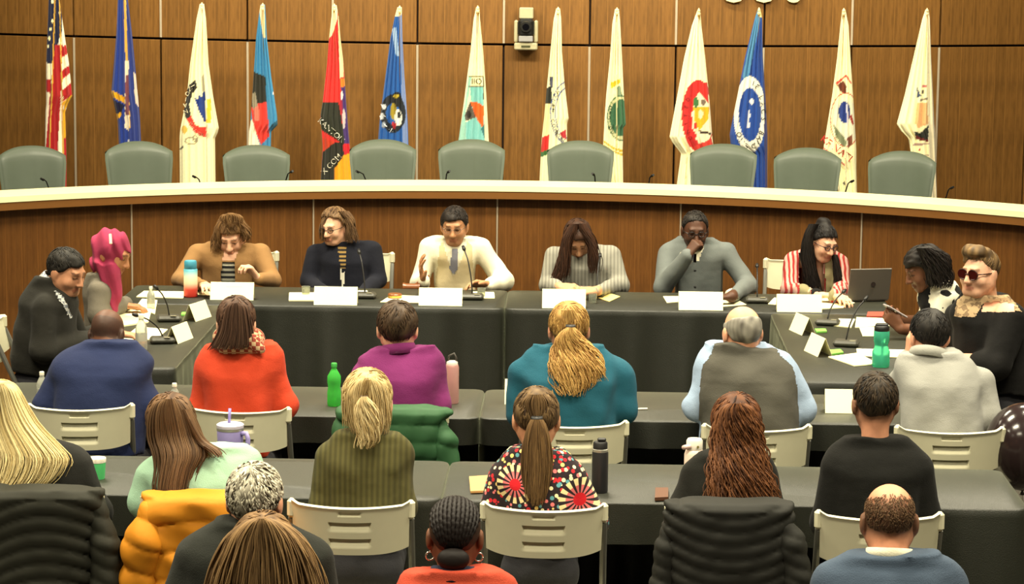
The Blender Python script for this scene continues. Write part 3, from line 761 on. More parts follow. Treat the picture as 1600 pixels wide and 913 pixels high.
flag('white flag with turquoise panel and orange triangle', [(11, 744, 749), (30, 740, 750), (80, 735, 755), (150, 726, 760), (222, 716, 764), (300, 708, 766)],
     [WHT, ('poly', [M7(150, 245), M7(240, 245), M7(250, 700), M7(110, 700), M7(125, 480), M7(165, 460)], (126, 190, 186)), ('poly', [M7(140, 180), M7(160, 180), M7(120, 420), M7(125, 700), M7(60, 700), M7(75, 560), M7(120, 330)], (150, 196, 180)),
      ('poly', [M7(150, 345), M7(205, 350), M7(243, 375), M7(243, 535), M7(195, 460)], (216, 98, 36)), ('poly', [M7(150, 345), M7(190, 450), M7(120, 475), M7(112, 440)], (92, 86, 76)), ('poly', [M7(225, 530), M7(245, 500), M7(250, 600)], (56, 110, 112)),
      ('poly', [M7(140, 168), M7(242, 172), M7(242, 178), M7(140, 176)], (110, 104, 76)), ('poly', [M7(140, 236), M7(242, 238), M7(242, 246), M7(140, 244)], (110, 104, 76)), ('poly', [M7(235, 180), M7(242, 180), M7(246, 330), M7(240, 330)], (60, 66, 50)), ('ell', *M7(140, 430), 4, 6, (50, 46, 40))],
     text=[('IIO', *M7(195, 205), 9.5, 0, (66, 62, 46))], seed=7)
def M8(x, y): return (700 + x / 4.35, 80 + y / 4.35)
flag('white flag with blue lettered ring and red edge stripe', [(13, 869, 875), (30, 865, 877), (80, 860, 878), (130, 855, 882), (185, 850, 888.5), (193, 849, 886), (222, 846, 886), (300, 842, 884)],
     [WHT, ('poly', [M8(690, 170), M8(715, 170), M8(712, 250), M8(695, 250)], (70, 74, 100)), ('poly', [M8(660, 250), M8(705, 240), M8(703, 360), M8(655, 362)], (40, 42, 34)), ('poly', [M8(655, 365), M8(700, 360), M8(690, 570), M8(645, 590)], (240, 226, 170)),
      ('poly', [M8(640, 585), M8(688, 568), M8(685, 668), M8(630, 690)], (200, 44, 40)), ('poly', [M8(630, 688), M8(685, 668), M8(684, 700), M8(628, 722)], (60, 110, 60)), ('ring', *M8(820, 420), 29, 50, 0.955, (70, 90, 150)), ('ring', *M8(820, 420), 21.5, 41, 0.94, (70, 90, 150)),
      ('poly', [M8(760, 560), M8(800, 530), M8(805, 600), M8(775, 590)], (190, 50, 60)), ('ell', *M8(790, 360), 4, 9, (240, 226, 200))],
     text=[('INDIAN COMMUN', *M8(820, 420), 5.8, -90, (60, 74, 110), 25.5, 45.5, 238, 112)], seed=8)
def M9(x, y): return (930 + x / 4.565, 90 + y / 4.565)
flag('white flag with green seal and yellow arcs', [(14, 961, 967), (35, 957, 969), (90, 953, 972), (150, 947, 975), (195, 944, 978), (200, 944, 974), (235, 942, 973), (300, 953, 974)],
     [(246, 238, 196), ('ell', *M9(185, 430), 21, 35, (58, 104, 72)), ('ring', *M9(185, 430), 22, 36, 0.80, (206, 206, 160)), ('ring', *M9(185, 430), 22, 36, 0.94, (60, 110, 76)), ('poly', [M9(110, 180), M9(180, 150), M9(180, 180), M9(115, 220)], (220, 190, 40)),
      ('poly', [M9(150, 210), M9(180, 200), M9(190, 270), M9(160, 270)], (130, 150, 120)), ('poly', [M9(60, 590), M9(130, 640), M9(200, 660), M9(200, 705), M9(120, 670), M9(60, 625)], (206, 178, 50)), ('poly', [M9(60, 606), M9(130, 655), M9(200, 680), M9(200, 688), M9(120, 662), M9(60, 615)], (246, 238, 196)),
      ('poly', [M9(150, 120), M9(156, 120), M9(160, 660), M9(150, 640)], (210, 200, 150))],
     text=[('FOND DU', *M9(185, 430), 5.5, -90, (48, 92, 66), 19.5, 32, 225, 135)], seed=9)
flag('white flag with a large red seal and a yellow shield', [(15, 1090, 1094), (40, 1081, 1096), (90, 1069, 1102), (150, 1058, 1108), (214, 1046, 1113), (222, 1050, 1114), (240, 1064, 1116), (300, 1056, 1118)],
     [WHT, ('ell', *M9(735, 415), 26, 56, (190, 42, 40)), ('ell', *M9(768, 430), 17, 42, (236, 226, 190)), ('poly', [M9(722, 165), M9(800, 180), M9(810, 330), M9(745, 250), M9(715, 260)], (198, 44, 40)), ('poly', [M9(690, 640), M9(830, 580), M9(845, 640), M9(690, 660)], (206, 60, 50)),
      ('poly', [M9(702, 355), M9(815, 355), M9(805, 440), M9(745, 520), M9(705, 470)], (232, 170, 36)), ('ell', *M9(752, 405), 4, 7, (240, 220, 170)), ('ell', *M9(718, 320), 4, 9, (60, 110, 60)), ('ell', *M9(770, 320), 4, 5, (120, 104, 90)), ('poly', [M9(690, 440), M9(705, 440), M9(735, 520), M9(715, 530)], (230, 216, 170)),
      ('poly', [M9(740, 520), M9(830, 535), M9(825, 550), M9(745, 540)], (60, 48, 40)), ('ell', *M9(715, 490), 3, 5, (200, 50, 40)), ('ell', *M9(705, 560), 3.5, 8, (200, 40, 40)), ('poly', [M9(648, 660), M9(660, 660), M9(650, 960), M9(640, 960)], (214, 200, 160))],
     text=[('UNITED', *M9(740, 415), 6, 90, (140, 26, 28), 21, 45, 130, 215)], seed=10)
def MB_(x, y): return (1120 + x / 4.152, 90 + y / 4.152)
flag('blue flag with a white lettered oval ring', [(14, 1184, 1188), (30, 1179, 1191), (90, 1164, 1192), (150, 1152, 1196), (210, 1140, 1199), (228, 1142, 1199), (240, 1166, 1199), (310, 1167, 1199)],
     [(34, 70, 146), ('poly', [(1182, 8), (1190, 8), (1191, 26), (1182, 28)], (236, 222, 150)), ('poly', [(1184, 10), (1188, 30), (1168, 130), (1160, 120)], (74, 130, 170)), ('ring', *MB_(215, 370), 25, 60, 0.70, (236, 232, 214)), ('ell', *MB_(228, 285), 3.5, 4.5, (226, 226, 220)), ('ell', *MB_(208, 370), 1.8, 7, (226, 226, 220)), ('ell', *MB_(203, 430), 2, 8, (226, 226, 220)),
      ('poly', [(1192, 60), (1202, 60), (1202, 310), (1196, 310)], (56, 56, 110))],
     text=[('LE LACS BAND', *MB_(215, 370), 8, 90, (40, 46, 40), 21.5, 51, -72, 74), ('OJIB', *MB_(215, 370), 8, -90, (40, 46, 40), 21.5, 51, 142, 106)], seed=11)
flag('white flag with red lettered arc and brown eagle heads', [(15, 1316, 1321), (40, 1313, 1326), (90, 1308, 1329), (150, 1300, 1333), (235, 1286, 1338), (250, 1290, 1338), (265, 1304, 1338), (310, 1312, 1339)],
     [WHT, ('ring', *MB_(835, 405), 24, 43, 0.955, (204, 76, 62)), ('ell', *MB_(838, 420), 20, 36, (228, 224, 196)), ('ell', *MB_(828, 355), 9, 17, (40, 60, 130)), ('poly', [MB_(780, 180), MB_(820, 150), MB_(842, 190), MB_(835, 240), MB_(800, 215)], (112, 56, 34)),
      ('poly', [MB_(845, 520), MB_(880, 500), MB_(882, 560), MB_(850, 590)], (126, 72, 50)), ('poly', [MB_(770, 165), MB_(840, 110), MB_(876, 165), MB_(870, 172), MB_(838, 124), MB_(778, 178)], (206, 70, 58)), ('poly', [MB_(690, 580), MB_(835, 695), MB_(835, 705), MB_(690, 592)], (206, 66, 56)),
      ('poly', [MB_(755, 430), MB_(790, 470), MB_(840, 540), MB_(842, 590), MB_(800, 560), MB_(768, 500)], (120, 128, 96)), ('poly', [MB_(860, 380), MB_(876, 370), MB_(890, 430), MB_(880, 440)], (150, 50, 44)), ('poly', [MB_(815, 820), MB_(830, 795), MB_(832, 830)], (50, 44, 40)), ('poly', [MB_(838, 300), MB_(848, 300), MB_(858, 420), MB_(845, 440)], (206, 200, 214)),
      ('poly', [MB_(838, 560), MB_(844, 560), MB_(840, 960), MB_(832, 960)], (204, 194, 160))],
     text=[('KE NATI', *MB_(778, 590), 11.5, 37, (196, 44, 40))], seed=12)
def MC(x, y): return (1390 + x / 4.15, 90 + y / 4.15)
flag('last white flag at right with a tan and black crest', [(15, 1446, 1451), (30, 1441, 1453), (90, 1427, 1455), (150, 1413, 1458), (194, 1401, 1460), (205, 1408, 1461), (216, 1419, 1461), (245, 1424, 1462), (310, 1437, 1464)],
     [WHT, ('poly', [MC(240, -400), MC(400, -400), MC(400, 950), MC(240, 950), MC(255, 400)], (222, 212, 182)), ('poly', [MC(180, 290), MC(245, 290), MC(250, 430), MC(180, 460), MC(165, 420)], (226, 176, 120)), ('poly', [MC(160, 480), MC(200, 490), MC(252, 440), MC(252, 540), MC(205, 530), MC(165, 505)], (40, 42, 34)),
      ('poly', [MC(165, 505), MC(250, 535), MC(252, 548), MC(170, 530)], (110, 40, 36)), ('poly', [MC(178, 190), MC(205, 250), MC(178, 262)], (70, 84, 110)), ('ell', *MC(215, 225), 2, 3, (60, 50, 50)), ('ell', *MC(228, 185), 4, 2.5, (190, 110, 110)), ('poly', [MC(195, 268), MC(245, 262), MC(245, 276), MC(195, 282)], (130, 120, 104)), ('ell', *MC(193, 600), 2, 2, (190, 60, 50)),
      ('poly', [MC(150, 560), MC(260, 555), MC(260, 565), MC(150, 572)], (170, 140, 130)), ('poly', [MC(150, 632), MC(260, 628), MC(260, 636), MC(150, 642)], (180, 160, 140)), ('poly', [MC(118, 530), MC(135, 530), MC(135, 640), MC(118, 640)], (176, 166, 130))], seed=13)

# ================================================================== PEOPLE: builders
M_skin = vcol('skin', 0.55, 0.35, 0.06)
M_hair = vcol('hair', 0.6, 0.25)
def head_frame(yaw, pitch, roll):
    y, p, r = (math.radians(a) for a in (yaw, pitch, roll))
    f = np.array([math.sin(y) * math.cos(p), -math.cos(y) * math.cos(p), -math.sin(p)])
    up = np.array([math.sin(y) * math.sin(p), -math.cos(y) * math.sin(p), math.cos(p)])
    x = np.cross(f, up); c, s_ = math.cos(r), math.sin(r)
    x2, up2 = x * c + up * s_, up * c - x * s_
    return np.stack([x2, f, up2], 1)          # columns: local x, y (face), z (crown)
def catmull(P, n):
    P = np.asarray(P, float); m = len(P)
    if m == 2: return P[0] + (P[1] - P[0]) * np.linspace(0, 1, n)[:, None]
    Q = np.vstack([2 * P[0] - P[1], P, 2 * P[-1] - P[-2]]); out = []
    for t in np.linspace(0, m - 1 - 1e-9, n):
        i = int(t); u_ = t - i; a, b, c, d = Q[i], Q[i + 1], Q[i + 2], Q[i + 3]
        out.append(0.5 * ((2 * b) + (-a + c) * u_ + (2 * a - 5 * b + 4 * c - d) * u_ ** 2 + (-a + 3 * b - 3 * c + d) * u_ ** 3))
    return np.array(out)
class Strands:
    def __init__(s, seed=0): s.V = []; s.F = []; s.C = []; s.n = 0; s.g = np.random.default_rng(seed)
    def lock(s, P, r, col, taper=0.35, curl=0.0, freq=40.0, n=14, sides=5):
        P = catmull(P, n); m = len(P); t = np.linspace(0, 1, m)
        T = np.gradient(P, axis=0); T /= np.linalg.norm(T, axis=1)[:, None] + 1e-9
        a = np.cross(T, np.array([0.02, 1, 0.05])); a /= np.linalg.norm(a, axis=1)[:, None] + 1e-9; b = np.cross(T, a)
        if curl:
            ln = np.concatenate([[0], np.cumsum(np.linalg.norm(np.diff(P, axis=0), axis=1))]); ph = s.g.uniform(0, 6.28)
            w_ = np.clip(t * 3, 0, 1)[:, None]
            P = P + curl * w_ * (a * np.sin(freq * ln + ph)[:, None] + b * np.cos(freq * ln + ph)[:, None])
        rr = r * (1 - (1 - taper) * t ** 2) * np.minimum(1, 0.5 + 4 * t)
        th = np.linspace(0, 2 * math.pi, sides, endpoint=False)
        R = P[:, None, :] + rr[:, None, None] * (a[:, None, :] * np.cos(th)[None, :, None] + b[:, None, :] * np.sin(th)[None, :, None])
        base = s.n; s.V.append(R.reshape(-1, 3)); s.n += m * sides
        i, k = np.meshgrid(np.arange(m - 1), np.arange(sides), indexing='ij'); k2 = (k + 1) % sides
        s.F.append((np.stack([i * sides + k, i * sides + k2, (i + 1) * sides + k2, (i + 1) * sides + k], -1).reshape(-1, 4)) + base)
        s.C.append(np.tile(col, (m * sides, 1)))
    def data(s): return np.vstack(s.V), np.vstack(s.F), np.vstack(s.C)
def mixcol(a, b, t): a, b = np.array(lin(a)), np.array(lin(b)); return a + (b - a) * t
def sheet(st, rows, Yc, bulge, n, r, c1, c2, curl=0.0, freq=40, jit=3.0, ragged=0.12, npt=16, inner=0.25, taper=0.35):
    """hair hanging as locks that fill an outline (rows of py, xl, xr, [dy]) bulging towards the viewer"""
    rows = sorted(rows); A = np.array([(r_[0], r_[1], r_[2], r_[3] if len(r_) > 3 else 0.0) for r_ in rows], float)
    g = st.g; n = int(n * 3.0); r = r * 0.46
    for i in range(n):
        u_ = (i + g.uniform(0, 1)) / n; lay = 1 - inner * g.uniform(0, 1) ** 2
        end = 1 - ragged * g.uniform(0, 1); P = []
        m = len(A); last = A[0, 0] + (A[-1, 0] - A[0, 0]) * end; jx = g.normal() * jit; ju = g.normal() * 0.04
        pys = [p for p in A[:, 0] if p < last - 4] + [last]
        for q, pyv in enumerate(pys):
            xl, xr, dy = (np.interp(pyv, A[:, 0], A[:, k]) for k in (1, 2, 3))
            uu = np.clip(u_ + ju * q / len(pys), 0, 1)
            px = xl + uu * (xr - xl) + jx * q / len(pys)
            bl = bulge * math.sqrt(max(0, 1 - (2 * u_ - 1) ** 2)) * lay
            P.append(PY(px, pyv, Yc + dy - bl))
        st.lock(P, r * g.uniform(0.7, 1.25), mixcol(c1, c2, g.uniform(0.1, 0.9)), taper, curl, freq, npt, 4)
def sheet_core(F, rows, Yc, bulge, k=0.02, shrink=0.86):
    R = []
    for r_ in rows:
        py, xl, xr = r_[:3]; dy = r_[3] if len(r_) > 3 else 0
        l, q = PY(xl, py, Yc + dy), PY(xr, py, Yc + dy); a = abs(q[0] - l[0]) / 2 * shrink
        R.append(((l[2] + q[2]) / 2, (l[0] + q[0]) / 2, max(0.012, a), Yc + dy, max(0.012, min(bulge * 0.85, a))))
    F.sections(R, k)
def add_hand(F, wrist, dirv, palm, size=1.0, curl=(25, 30, 20), spread=8, thumb=1, thumb_out=35):
    """five bent fingers; palm = direction the palm faces; thumb = +1/-1 side"""
    d = np.asarray(dirv, float); d /= np.linalg.norm(d); n = np.asarray(palm, float); n = n - d * (n @ d); n /= np.linalg.norm(n)
    sdir = np.cross(d, n) * thumb; w0 = np.asarray(wrist, float); s_ = size
    kn = []
    for j, off in enumerate((0.030, 0.010, -0.010, -0.029)):
        kpt = w0 + d * (0.088 - 0.004 * abs(j - 1)) * s_ + sdir * off * s_; kn.append(kpt)
        F.cap(w0 + sdir * off * 0.55 * s_ + d * 0.005, kpt, 0.0155 * s_, 0.0125 * s_, 0.012)
    L = ((0.040, 0.025, 0.020), (0.045, 0.028, 0.021), (0.042, 0.026, 0.020), (0.032, 0.020, 0.017))
    for j in range(4):
        p = kn[j]; a = 0.0; sp = math.radians(spread * (1.5 - j) * 0.7)
        dd0 = d * math.cos(sp) + sdir * math.sin(sp)
        for q in range(3):
            a += math.radians(curl[q]); v = dd0 * math.cos(a) + n * math.sin(a); p2 = p + v * L[j][q] * s_
            F.cap(p, p2, (0.0095 - 0.0009 * q) * s_, (0.0088 - 0.0009 * q) * s_, 0.005); p = p2
    p = w0 + d * 0.022 * s_ + sdir * 0.024 * s_; a = math.radians(thumb_out)
    v = d * math.cos(a) + sdir * math.sin(a) + n * 0.35; v /= np.linalg.norm(v); p2 = p + v * 0.042 * s_; F.cap(p, p2, 0.015 * s_, 0.0115 * s_, 0.010)
    v = d * math.cos(a * .4) + sdir * math.sin(a * .4) + n * 0.4; v /= np.linalg.norm(v); p3 = p2 + v * 0.032 * s_; F.cap(p2, p3, 0.0115 * s_, 0.009 * s_, 0.006)
SKIN_L = (232, 180, 148); SKIN_M = (206, 152, 114); SKIN_T = (176, 122, 86); SKIN_B = (116, 76, 54); SKIN_D = (84, 54, 38)
def add_head(F, c, R, sc, fem=False, full=0.0, ears=True):
    def T(p): return c + R @ (np.asarray(p, float) * sc)
    def E(p, r, k=0.02, sub=False): F.ell(T(p), np.asarray(r) * sc, R, k * sc, sub)
    def K(a, b, ra, rb, k=0.015): F.cap(T(a), T(b), ra * sc, rb * sc, k * sc)
    E((0, -0.014, 0.030), (0.076, 0.097, 0.086))
    E((0, 0.026, -0.030), (0.062 + full * .01, 0.066, 0.082), 0.03)
    E((0, 0.058, -0.098), (0.030 + full * .012, 0.026, 0.020), 0.03)
    for sx in (-1, 1):
        E((sx * 0.040, 0.056, -0.034), (0.025 + full * .008, 0.028, 0.030), 0.02)
        K((sx * 0.056, -0.004, -0.050), (sx * 0.030, 0.055, -0.094), 0.018 + full * .008, 0.016 + full * .006, 0.03)
        if ears:
            E((sx * 0.083, -0.012, -0.008), (0.010, 0.023, 0.034), 0.008); E((sx * 0.079, -0.004, -0.032), (0.009, 0.012, 0.015), 0.006)
    K((-0.034, 0.082, 0.024), (0.034, 0.082, 0.024), 0.012, 0.012, 0.02)
    for sx in (-1, 1):
        E((sx * 0.031, 0.101, 0.004), (0.018, 0.017, 0.012), 0.012, True)
        E((sx * 0.031, 0.078, 0.004), (0.0135, 0.0135, 0.0125), 0.003)
    K((0, 0.090, 0.012), (0, 0.111, -0.034), 0.0085, 0.0135, 0.014)
    for sx in (-1, 1): E((sx * 0.013, 0.100, -0.038), (0.009, 0.010, 0.008), 0.008)
    K((-0.017, 0.087, -0.063), (0.017, 0.087, -0.063), 0.0065, 0.0065, 0.006); K((-0.014, 0.087, -0.074), (0.014, 0.087, -0.074), 0.007, 0.007, 0.006)
    return T
def paint_head(V, c, R, sc, skin, brow=(60, 44, 34), lips=None, beard=None, scalp=None, closed=True, fade=None, male_beard=0.0):
    L = ((V - c) @ R) / sc; x, y, z = L.T; C = np.tile(np.array(lin(skin)), (len(V), 1))
    inh = (np.abs(x) < 0.1) & (np.abs(y + 0.0) < 0.13) & (z > -0.13) & (z < 0.13)
    def blend(m, col, a=1.0):
        m = m & inh; C[m] = C[m] * (1 - a) + np.array(lin(col)) * a
    if beard is not None: blend((y > 0.02) & (z < -0.045) & ~((np.abs(x) < 0.02) & (z > -0.080) & (z < -0.058) & (y > .08)), beard, male_beard or 0.6)
    blend((np.abs(x) < 0.028) & (y > 0.074) & (np.abs(z + 0.069) < 0.0125 - 0.004 * (np.abs(x) / 0.026) ** 2), lips or tuple(int(a * b) for a, b in zip(skin, (0.82, 0.60, 0.60))), 0.55)
    for sx in (-1, 1):
        dx = (x - sx * 0.031); q = (dx / 0.0165) ** 2 + ((z - 0.004) / 0.0085) ** 2
        if closed: blend((y > 0.07) & (np.abs(z - 0.000) < 0.0045) & (np.abs(dx) < 0.016), (48, 34, 28), 0.8)
        else:
            blend((y > 0.07) & (q < 1), (196, 180, 164)); blend((y > 0.07) & ((dx / 0.008) ** 2 + ((z - 0.004) / 0.009) ** 2 < 1), (36, 26, 20)); blend((y > 0.07) & (q >= 1) & (q < 1.7) & (z > 0.006), (50, 36, 30), 0.8)
        blend((y > 0.06) & (np.abs(dx) < 0.021) & (np.abs(z - 0.028 + 3.0 * dx * dx) < 0.0042), brow, 0.65)
    if scalp is not None:
        col, f = scalp; m = f(x, y, z) & inh; C[m] = C[m] * 0.12 + np.array(lin(col)) * 0.88
    if fade is not None:
        col, f = fade; a = np.where(inh, np.clip(f(x, y, z), 0, 1), 0)[:, None]; C = C * (1 - a) + np.array(lin(col)) * a
    return C
def plane_cut(F, c, R, sc, pts, soft=0.006):
    """remove what lies below a bent hairline: pts = [(y, z), ...] in the head frame"""
    P = np.array(sorted(pts))
    def fn(X, Y, Z):
        x, y, z = X - c[0], Y - c[1], Z - c[2]
        ly = (R[0, 1] * x + R[1, 1] * y + R[2, 1] * z) / sc; lz = (R[0, 2] * x + R[1, 2] * y + R[2, 2] * z) / sc
        return (lz - np.interp(ly.ravel(), P[:, 0], P[:, 1]).reshape(ly.shape)) * sc * 0.8
    F._p(c - 0.6, c + 0.6, fn, soft, True)
LINE_M = [(-0.13, -0.085), (-0.075, -0.075), (-0.03, -0.015), (0.0, 0.002), (0.03, 0.02), (0.05, 0.052), (0.12, 0.075)]
def scatter(c, R, sc, t, line, n, ln, c1, c2, seed, r=0.0028, zmax=9.0):
    """short locks lying on the scalp, combed away from the crown"""
    st = Strands(seed + 900); g = st.g; P = np.array(sorted(line)); rad = np.array([0.076 + t, 0.097 + t, 0.086 + t]); pole = np.array([0, -0.42, 0.91])
    k = 0
    for _ in range(n * 4):
        if k >= n: break
        dv = g.normal(size=3); dv /= np.linalg.norm(dv); q = np.array([0, -0.014, 0.03]) + dv * rad
        if q[2] < np.interp(q[1], P[:, 0], P[:, 1]) + 0.012: continue
        if q[2] + 0.25 * q[1] > zmax + g.normal() * 0.008: continue
        tg = dv * (dv @ pole) - pole; nn = np.linalg.norm(tg)
        tg = tg / nn if nn > 0.05 else np.array([1.0, 0, 0]); qe = dv + tg * ln / 0.09; qe = np.array([0, -0.014, 0.03]) + qe / np.linalg.norm(qe) * rad
        if qe[2] < np.interp(qe[1], P[:, 0], P[:, 1]) - 0.004: continue
        tg = tg + 0.35 * np.cross(dv, tg) * g.normal(); L = ln * g.uniform(0.6, 1.2); pts = []
        for s_ in (0, 0.5, 1.0):
            w_ = dv + tg * s_ * L / 0.09; w_ /= np.linalg.norm(w_); pts.append(c + R @ ((np.array([0, -0.014, 0.03]) + w_ * (rad + 0.0015 * math.sin(math.pi * s_))) * sc))
        st.lock(pts, r * g.uniform(0.7, 1.3), mixcol(c1, c2, g.uniform(-0.25, 1.25)).clip(0, 1), 0.3, n=6, sides=4); k += 1
    return st.data()
def hair_cap(c, R, sc, t=0.012, line=LINE_M, extra=(), c1=(40, 30, 24), c2=None, h=0.007, rough=0.004, seed=0, core=None, front=0.0, nl=420, ln=0.045):
    F = Field()
    def T(p): return c + R @ (np.asarray(p, float) * sc)
    F.ell(T((0, -0.014, 0.030)), np.array((0.076 + t, 0.097 + t, 0.086 + t)) * sc, R, 0.01)
    if front: F.ell(T((0, 0.04, 0.095)), np.array((0.055, 0.05, 0.025 + front)) * sc, R, 0.02)
    for p, r in extra: F.ell(T(p), np.asarray(r) * sc, R, 0.02 * sc)
    plane_cut(F, c, R, sc, line)
    if core: core(F)
    V, Q = F.mesh(h, wobble(rough, seed, (60, 60, 60)) if rough else None)
    sl = scatter(c, R, sc, t, line, nl, ln, c1, c2 or c1, seed) if nl else None
    g = np.random.default_rng(seed); k = wobble(1.0, seed + 3, (120, 120, 30))(V[:, 0], V[:, 1], V[:, 2])
    tt = np.clip(0.5 + 0.35 * k, 0, 1)[:, None]; C = np.array(lin(c1)) * (1 - tt) + np.array(lin(c2 or c1)) * tt
    return join((V, Q, C), sl) if sl is not None else (V, Q, C)
def crop(V, F, keep):
    """split a surface: faces whose vertices satisfy keep"""
    kf = keep[F].all(1); G = F[kf]; u_, inv = np.unique(G, return_inverse=True); return V[u_], inv.reshape(G.shape)
def biggest(V, F):
    if not len(F): return V, F
    lab = np.arange(len(V))
    for _ in range(400):
        mn = lab[F].min(1); new = lab.copy()
        for k in range(F.shape[1]): np.minimum.at(new, F[:, k], mn)
        new = new[new]
        if (new == lab).all(): break
        lab = new
    u_, n_ = np.unique(lab[F[:, 0]], return_counts=True); keep = lab == u_[n_.argmax()]
    return crop(V, F, keep)
def P3(p, Y0):
    """(px, py, dy) relative depth, or (px, py, ('z', height))"""
    return PZ(p[0], p[1], p[2][1]) if isinstance(p[2], tuple) else PY(p[0], p[1], Y0 + p[2])
def person(label, Y, torso, head, skin, garment, garment_mat, arms=(), lean=0.0, bmax=0.125, bfac=0.62, facing=180, head_dy=0.0, fem=False,
           regions=(), trousers=(40, 40, 44), paint=None, fold=0.006, seed=1, hb=0.0075, hg=0.010, legs=True, collar=None, legdir=None, neck_r=0.052, seat_z=0.47, full=0.0, gp=2.3, hem=0.63, nar=0.13):
    c = PY(head['c'][0], head['c'][1], Y + head_dy); sc = head.get('s', 1.0)
    R = head_frame(head.get('yaw', facing), head.get('pitch', 0), head.get('roll', 0))
    torso = list(torso)
    if torso[0][0] > torso[1][0]: torso = torso[1:]
    rows = sorted(torso); zb = PY(rows[-1][1], rows[-1][0], Y)[2]
    t0 = rows[0]; cx0 = (t0[1] + t0[2]) / 2; nw = neck_r * 1.25 * S(Y)
    if (t0[2] - t0[1]) / 2 > nw * 1.4: rows = [(t0[0] - 0.016 * S(Y), cx0 - nw, cx0 + nw)] + rows
    A_ = np.array([r_[:3] for r_ in rows], float); yy_ = np.linspace(A_[0, 0], A_[-1, 0], 60)
    up_ = 0.017 * S(Y)
    rows = [(y_, np.interp(y_ + up_, A_[:, 0], A_[:, 1]), np.interp(y_ + up_, A_[:, 0], A_[:, 2])) for y_ in yy_]
    Ls, Rs = np.array([r_[1] for r_ in rows]), np.array([r_[2] for r_ in rows])
    for _ in range(2):
        k_ = np.array([1, 2, 3, 2, 1]) / 9.0
        Ls = np.convolve(np.pad(Ls, 2, 'edge'), k_, 'valid'); Rs = np.convolve(np.pad(Rs, 2, 'edge'), k_, 'valid')
    rows = list(zip(yy_, Ls, Rs)); ztop_ = PY(cx0, rows[0][0], Y)[2]
    sec = []
    for r_ in rows:
        l, q = PY(r_[1], r_[0], Y), PY(r_[2], r_[0], Y); z = (l[2] + q[2]) / 2
        a = (q[0] - l[0]) / 2; yy = Y + lean * (z - zb); b = min(bmax, a * bfac)
        b = max(neck_r * 1.25, b * (0.35 + 0.65 * math.sqrt(min(1.0, max(0.0, (ztop_ - z) / 0.13)))))
        f_ = min(1.0, max(0.0, (ztop_ - z - 0.09) / 0.10)); a = a * (1 - (nar if len(arms) > 1 else 0) * f_ * f_ * (3 - 2 * f_))
        sec.append((z, (l[0] + q[0]) / 2, a, yy, b))
    zt = sec[0][0]; last = sec[-1]
    if last[0] > hem + 0.01: sec.append((hem, last[1], last[2] * 0.98, Y, last[4]))
    elif last[0] < hem - 0.01: sec = [q_ for q_ in sec if q_[0] >= hem]; last = sec[-1]
    base = np.array([last[1], Y, 0.0])
    neck = np.array([sec[0][1], sec[0][3], sec[0][0]])
    # ---- garment
    G = Field(); G.sections(sec, 0.03, gp)
    # ---- body
    B = Field(); add_head(B, c, R, sc, fem, full)
    hn = c + R @ (np.array([0, -0.018, -0.055]) * sc)
    low = neck - np.array([0, 0, 0.06]); B.cap(hn, low, neck_r * sc * 1.0, neck_r * 0.98, 0.03)
    hip = np.array([last[1], Y, seat_z + 0.12]); B.cap(low - np.array([0, 0, .04]), hip, 0.045, 0.06, 0.03)
    if collar: G.cap(neck - np.array([0, 0, 0.02]), neck + (hn - neck) * collar, neck_r * 1.15, neck_r * 1.12, 0.02)
    rad = {}
    for A in arms:
        P = []
        for q_ in A['p']:
            w_ = P3(q_, Y)
            if lean and not isinstance(q_[2], tuple): w_ = P3(q_, Y + lean * max(0, w_[2] - zb))
            P.append(w_)
        r = A.get('r', (0.062, 0.05, 0.037)); nsl = A.get('sleeve', len(P))
        Pg = P[:nsl]; rg = list(r[:nsl])
        if A.get('sleeve_to') is not None:              # sleeve ends part way along the last piece
            f = A['sleeve_to']; Pg = P[:nsl] + [P[nsl - 1] + (P[nsl] - P[nsl - 1]) * f]; rg = rg + [rg[-1] * (1 - f) + r[nsl] * f]
        if len(Pg) > 1: G.chain(Pg, rg, 0.022)
        B.cap(low, P[0], 0.04, 0.035, 0.02); B.chain(P, [min(x * 0.5, 0.032) if i < nsl - 1 and A.get('sleeve_to') is None else x * 0.8 for i, x in enumerate(r)], 0.015)
        H = A.get('hand')
        if H:
            w0 = P[-1]; dv = H.get('dir'); dv = (P[-1] - P[-2]) if dv is None else np.array(dv, float)
            add_hand(B, w0 + dv / np.linalg.norm(dv) * 0.012, dv, H.get('palm', (0, 0, -1)), H.get('size', 0.92), H.get('curl', (25, 30, 20)), H.get('spread', 8), H.get('thumb', 1), H.get('out', 35))
    BV, BF = B.mesh(hb)
    BC = paint_head(BV, c, R, sc, skin, **(paint or {}))
    root = mesh_obj('person', BV, BF, M_skin, None, base, True, BC); root.location = base
    tag(root, label, 'person')
    w1_, w2_ = wobble(fold * 1.1, seed), wobble(fold * 0.75, seed + 50, (26, 26, 17))
    GV, GF = G.mesh(hg, lambda x, y, z: w1_(x, y, z) + w2_(x, y, z))
    px, py = PROJ(GV)
    left = np.ones(len(GV), bool); parts = []
    for name, poly, mat, inset in regions:
        m = inpoly(px, py, poly) & (GV[:, 1] < np.interp(GV[:, 2], [s_[0] for s_ in sorted(sec)], [s_[3] for s_ in sorted(sec)]) - 0.01) & left
        v2, f2 = biggest(*crop(GV, GF, m))
        if len(f2):
            v2 = v2.copy(); v2[:, 1] += inset; parts.append(mesh_obj(name, v2, f2, mat, root, base))
            keep = ~m
            # keep the rim so that no gap opens
            rim = np.zeros(len(GV), bool); ff = m[GF]; mixed = ff.any(1) & ~ff.all(1); rim[GF[mixed].ravel()] = True
            left = left & (keep | rim)
    v2, f2 = crop(GV, GF, left); gm = mesh_obj(garment, v2, f2, garment_mat, root, base); parts.append(gm)
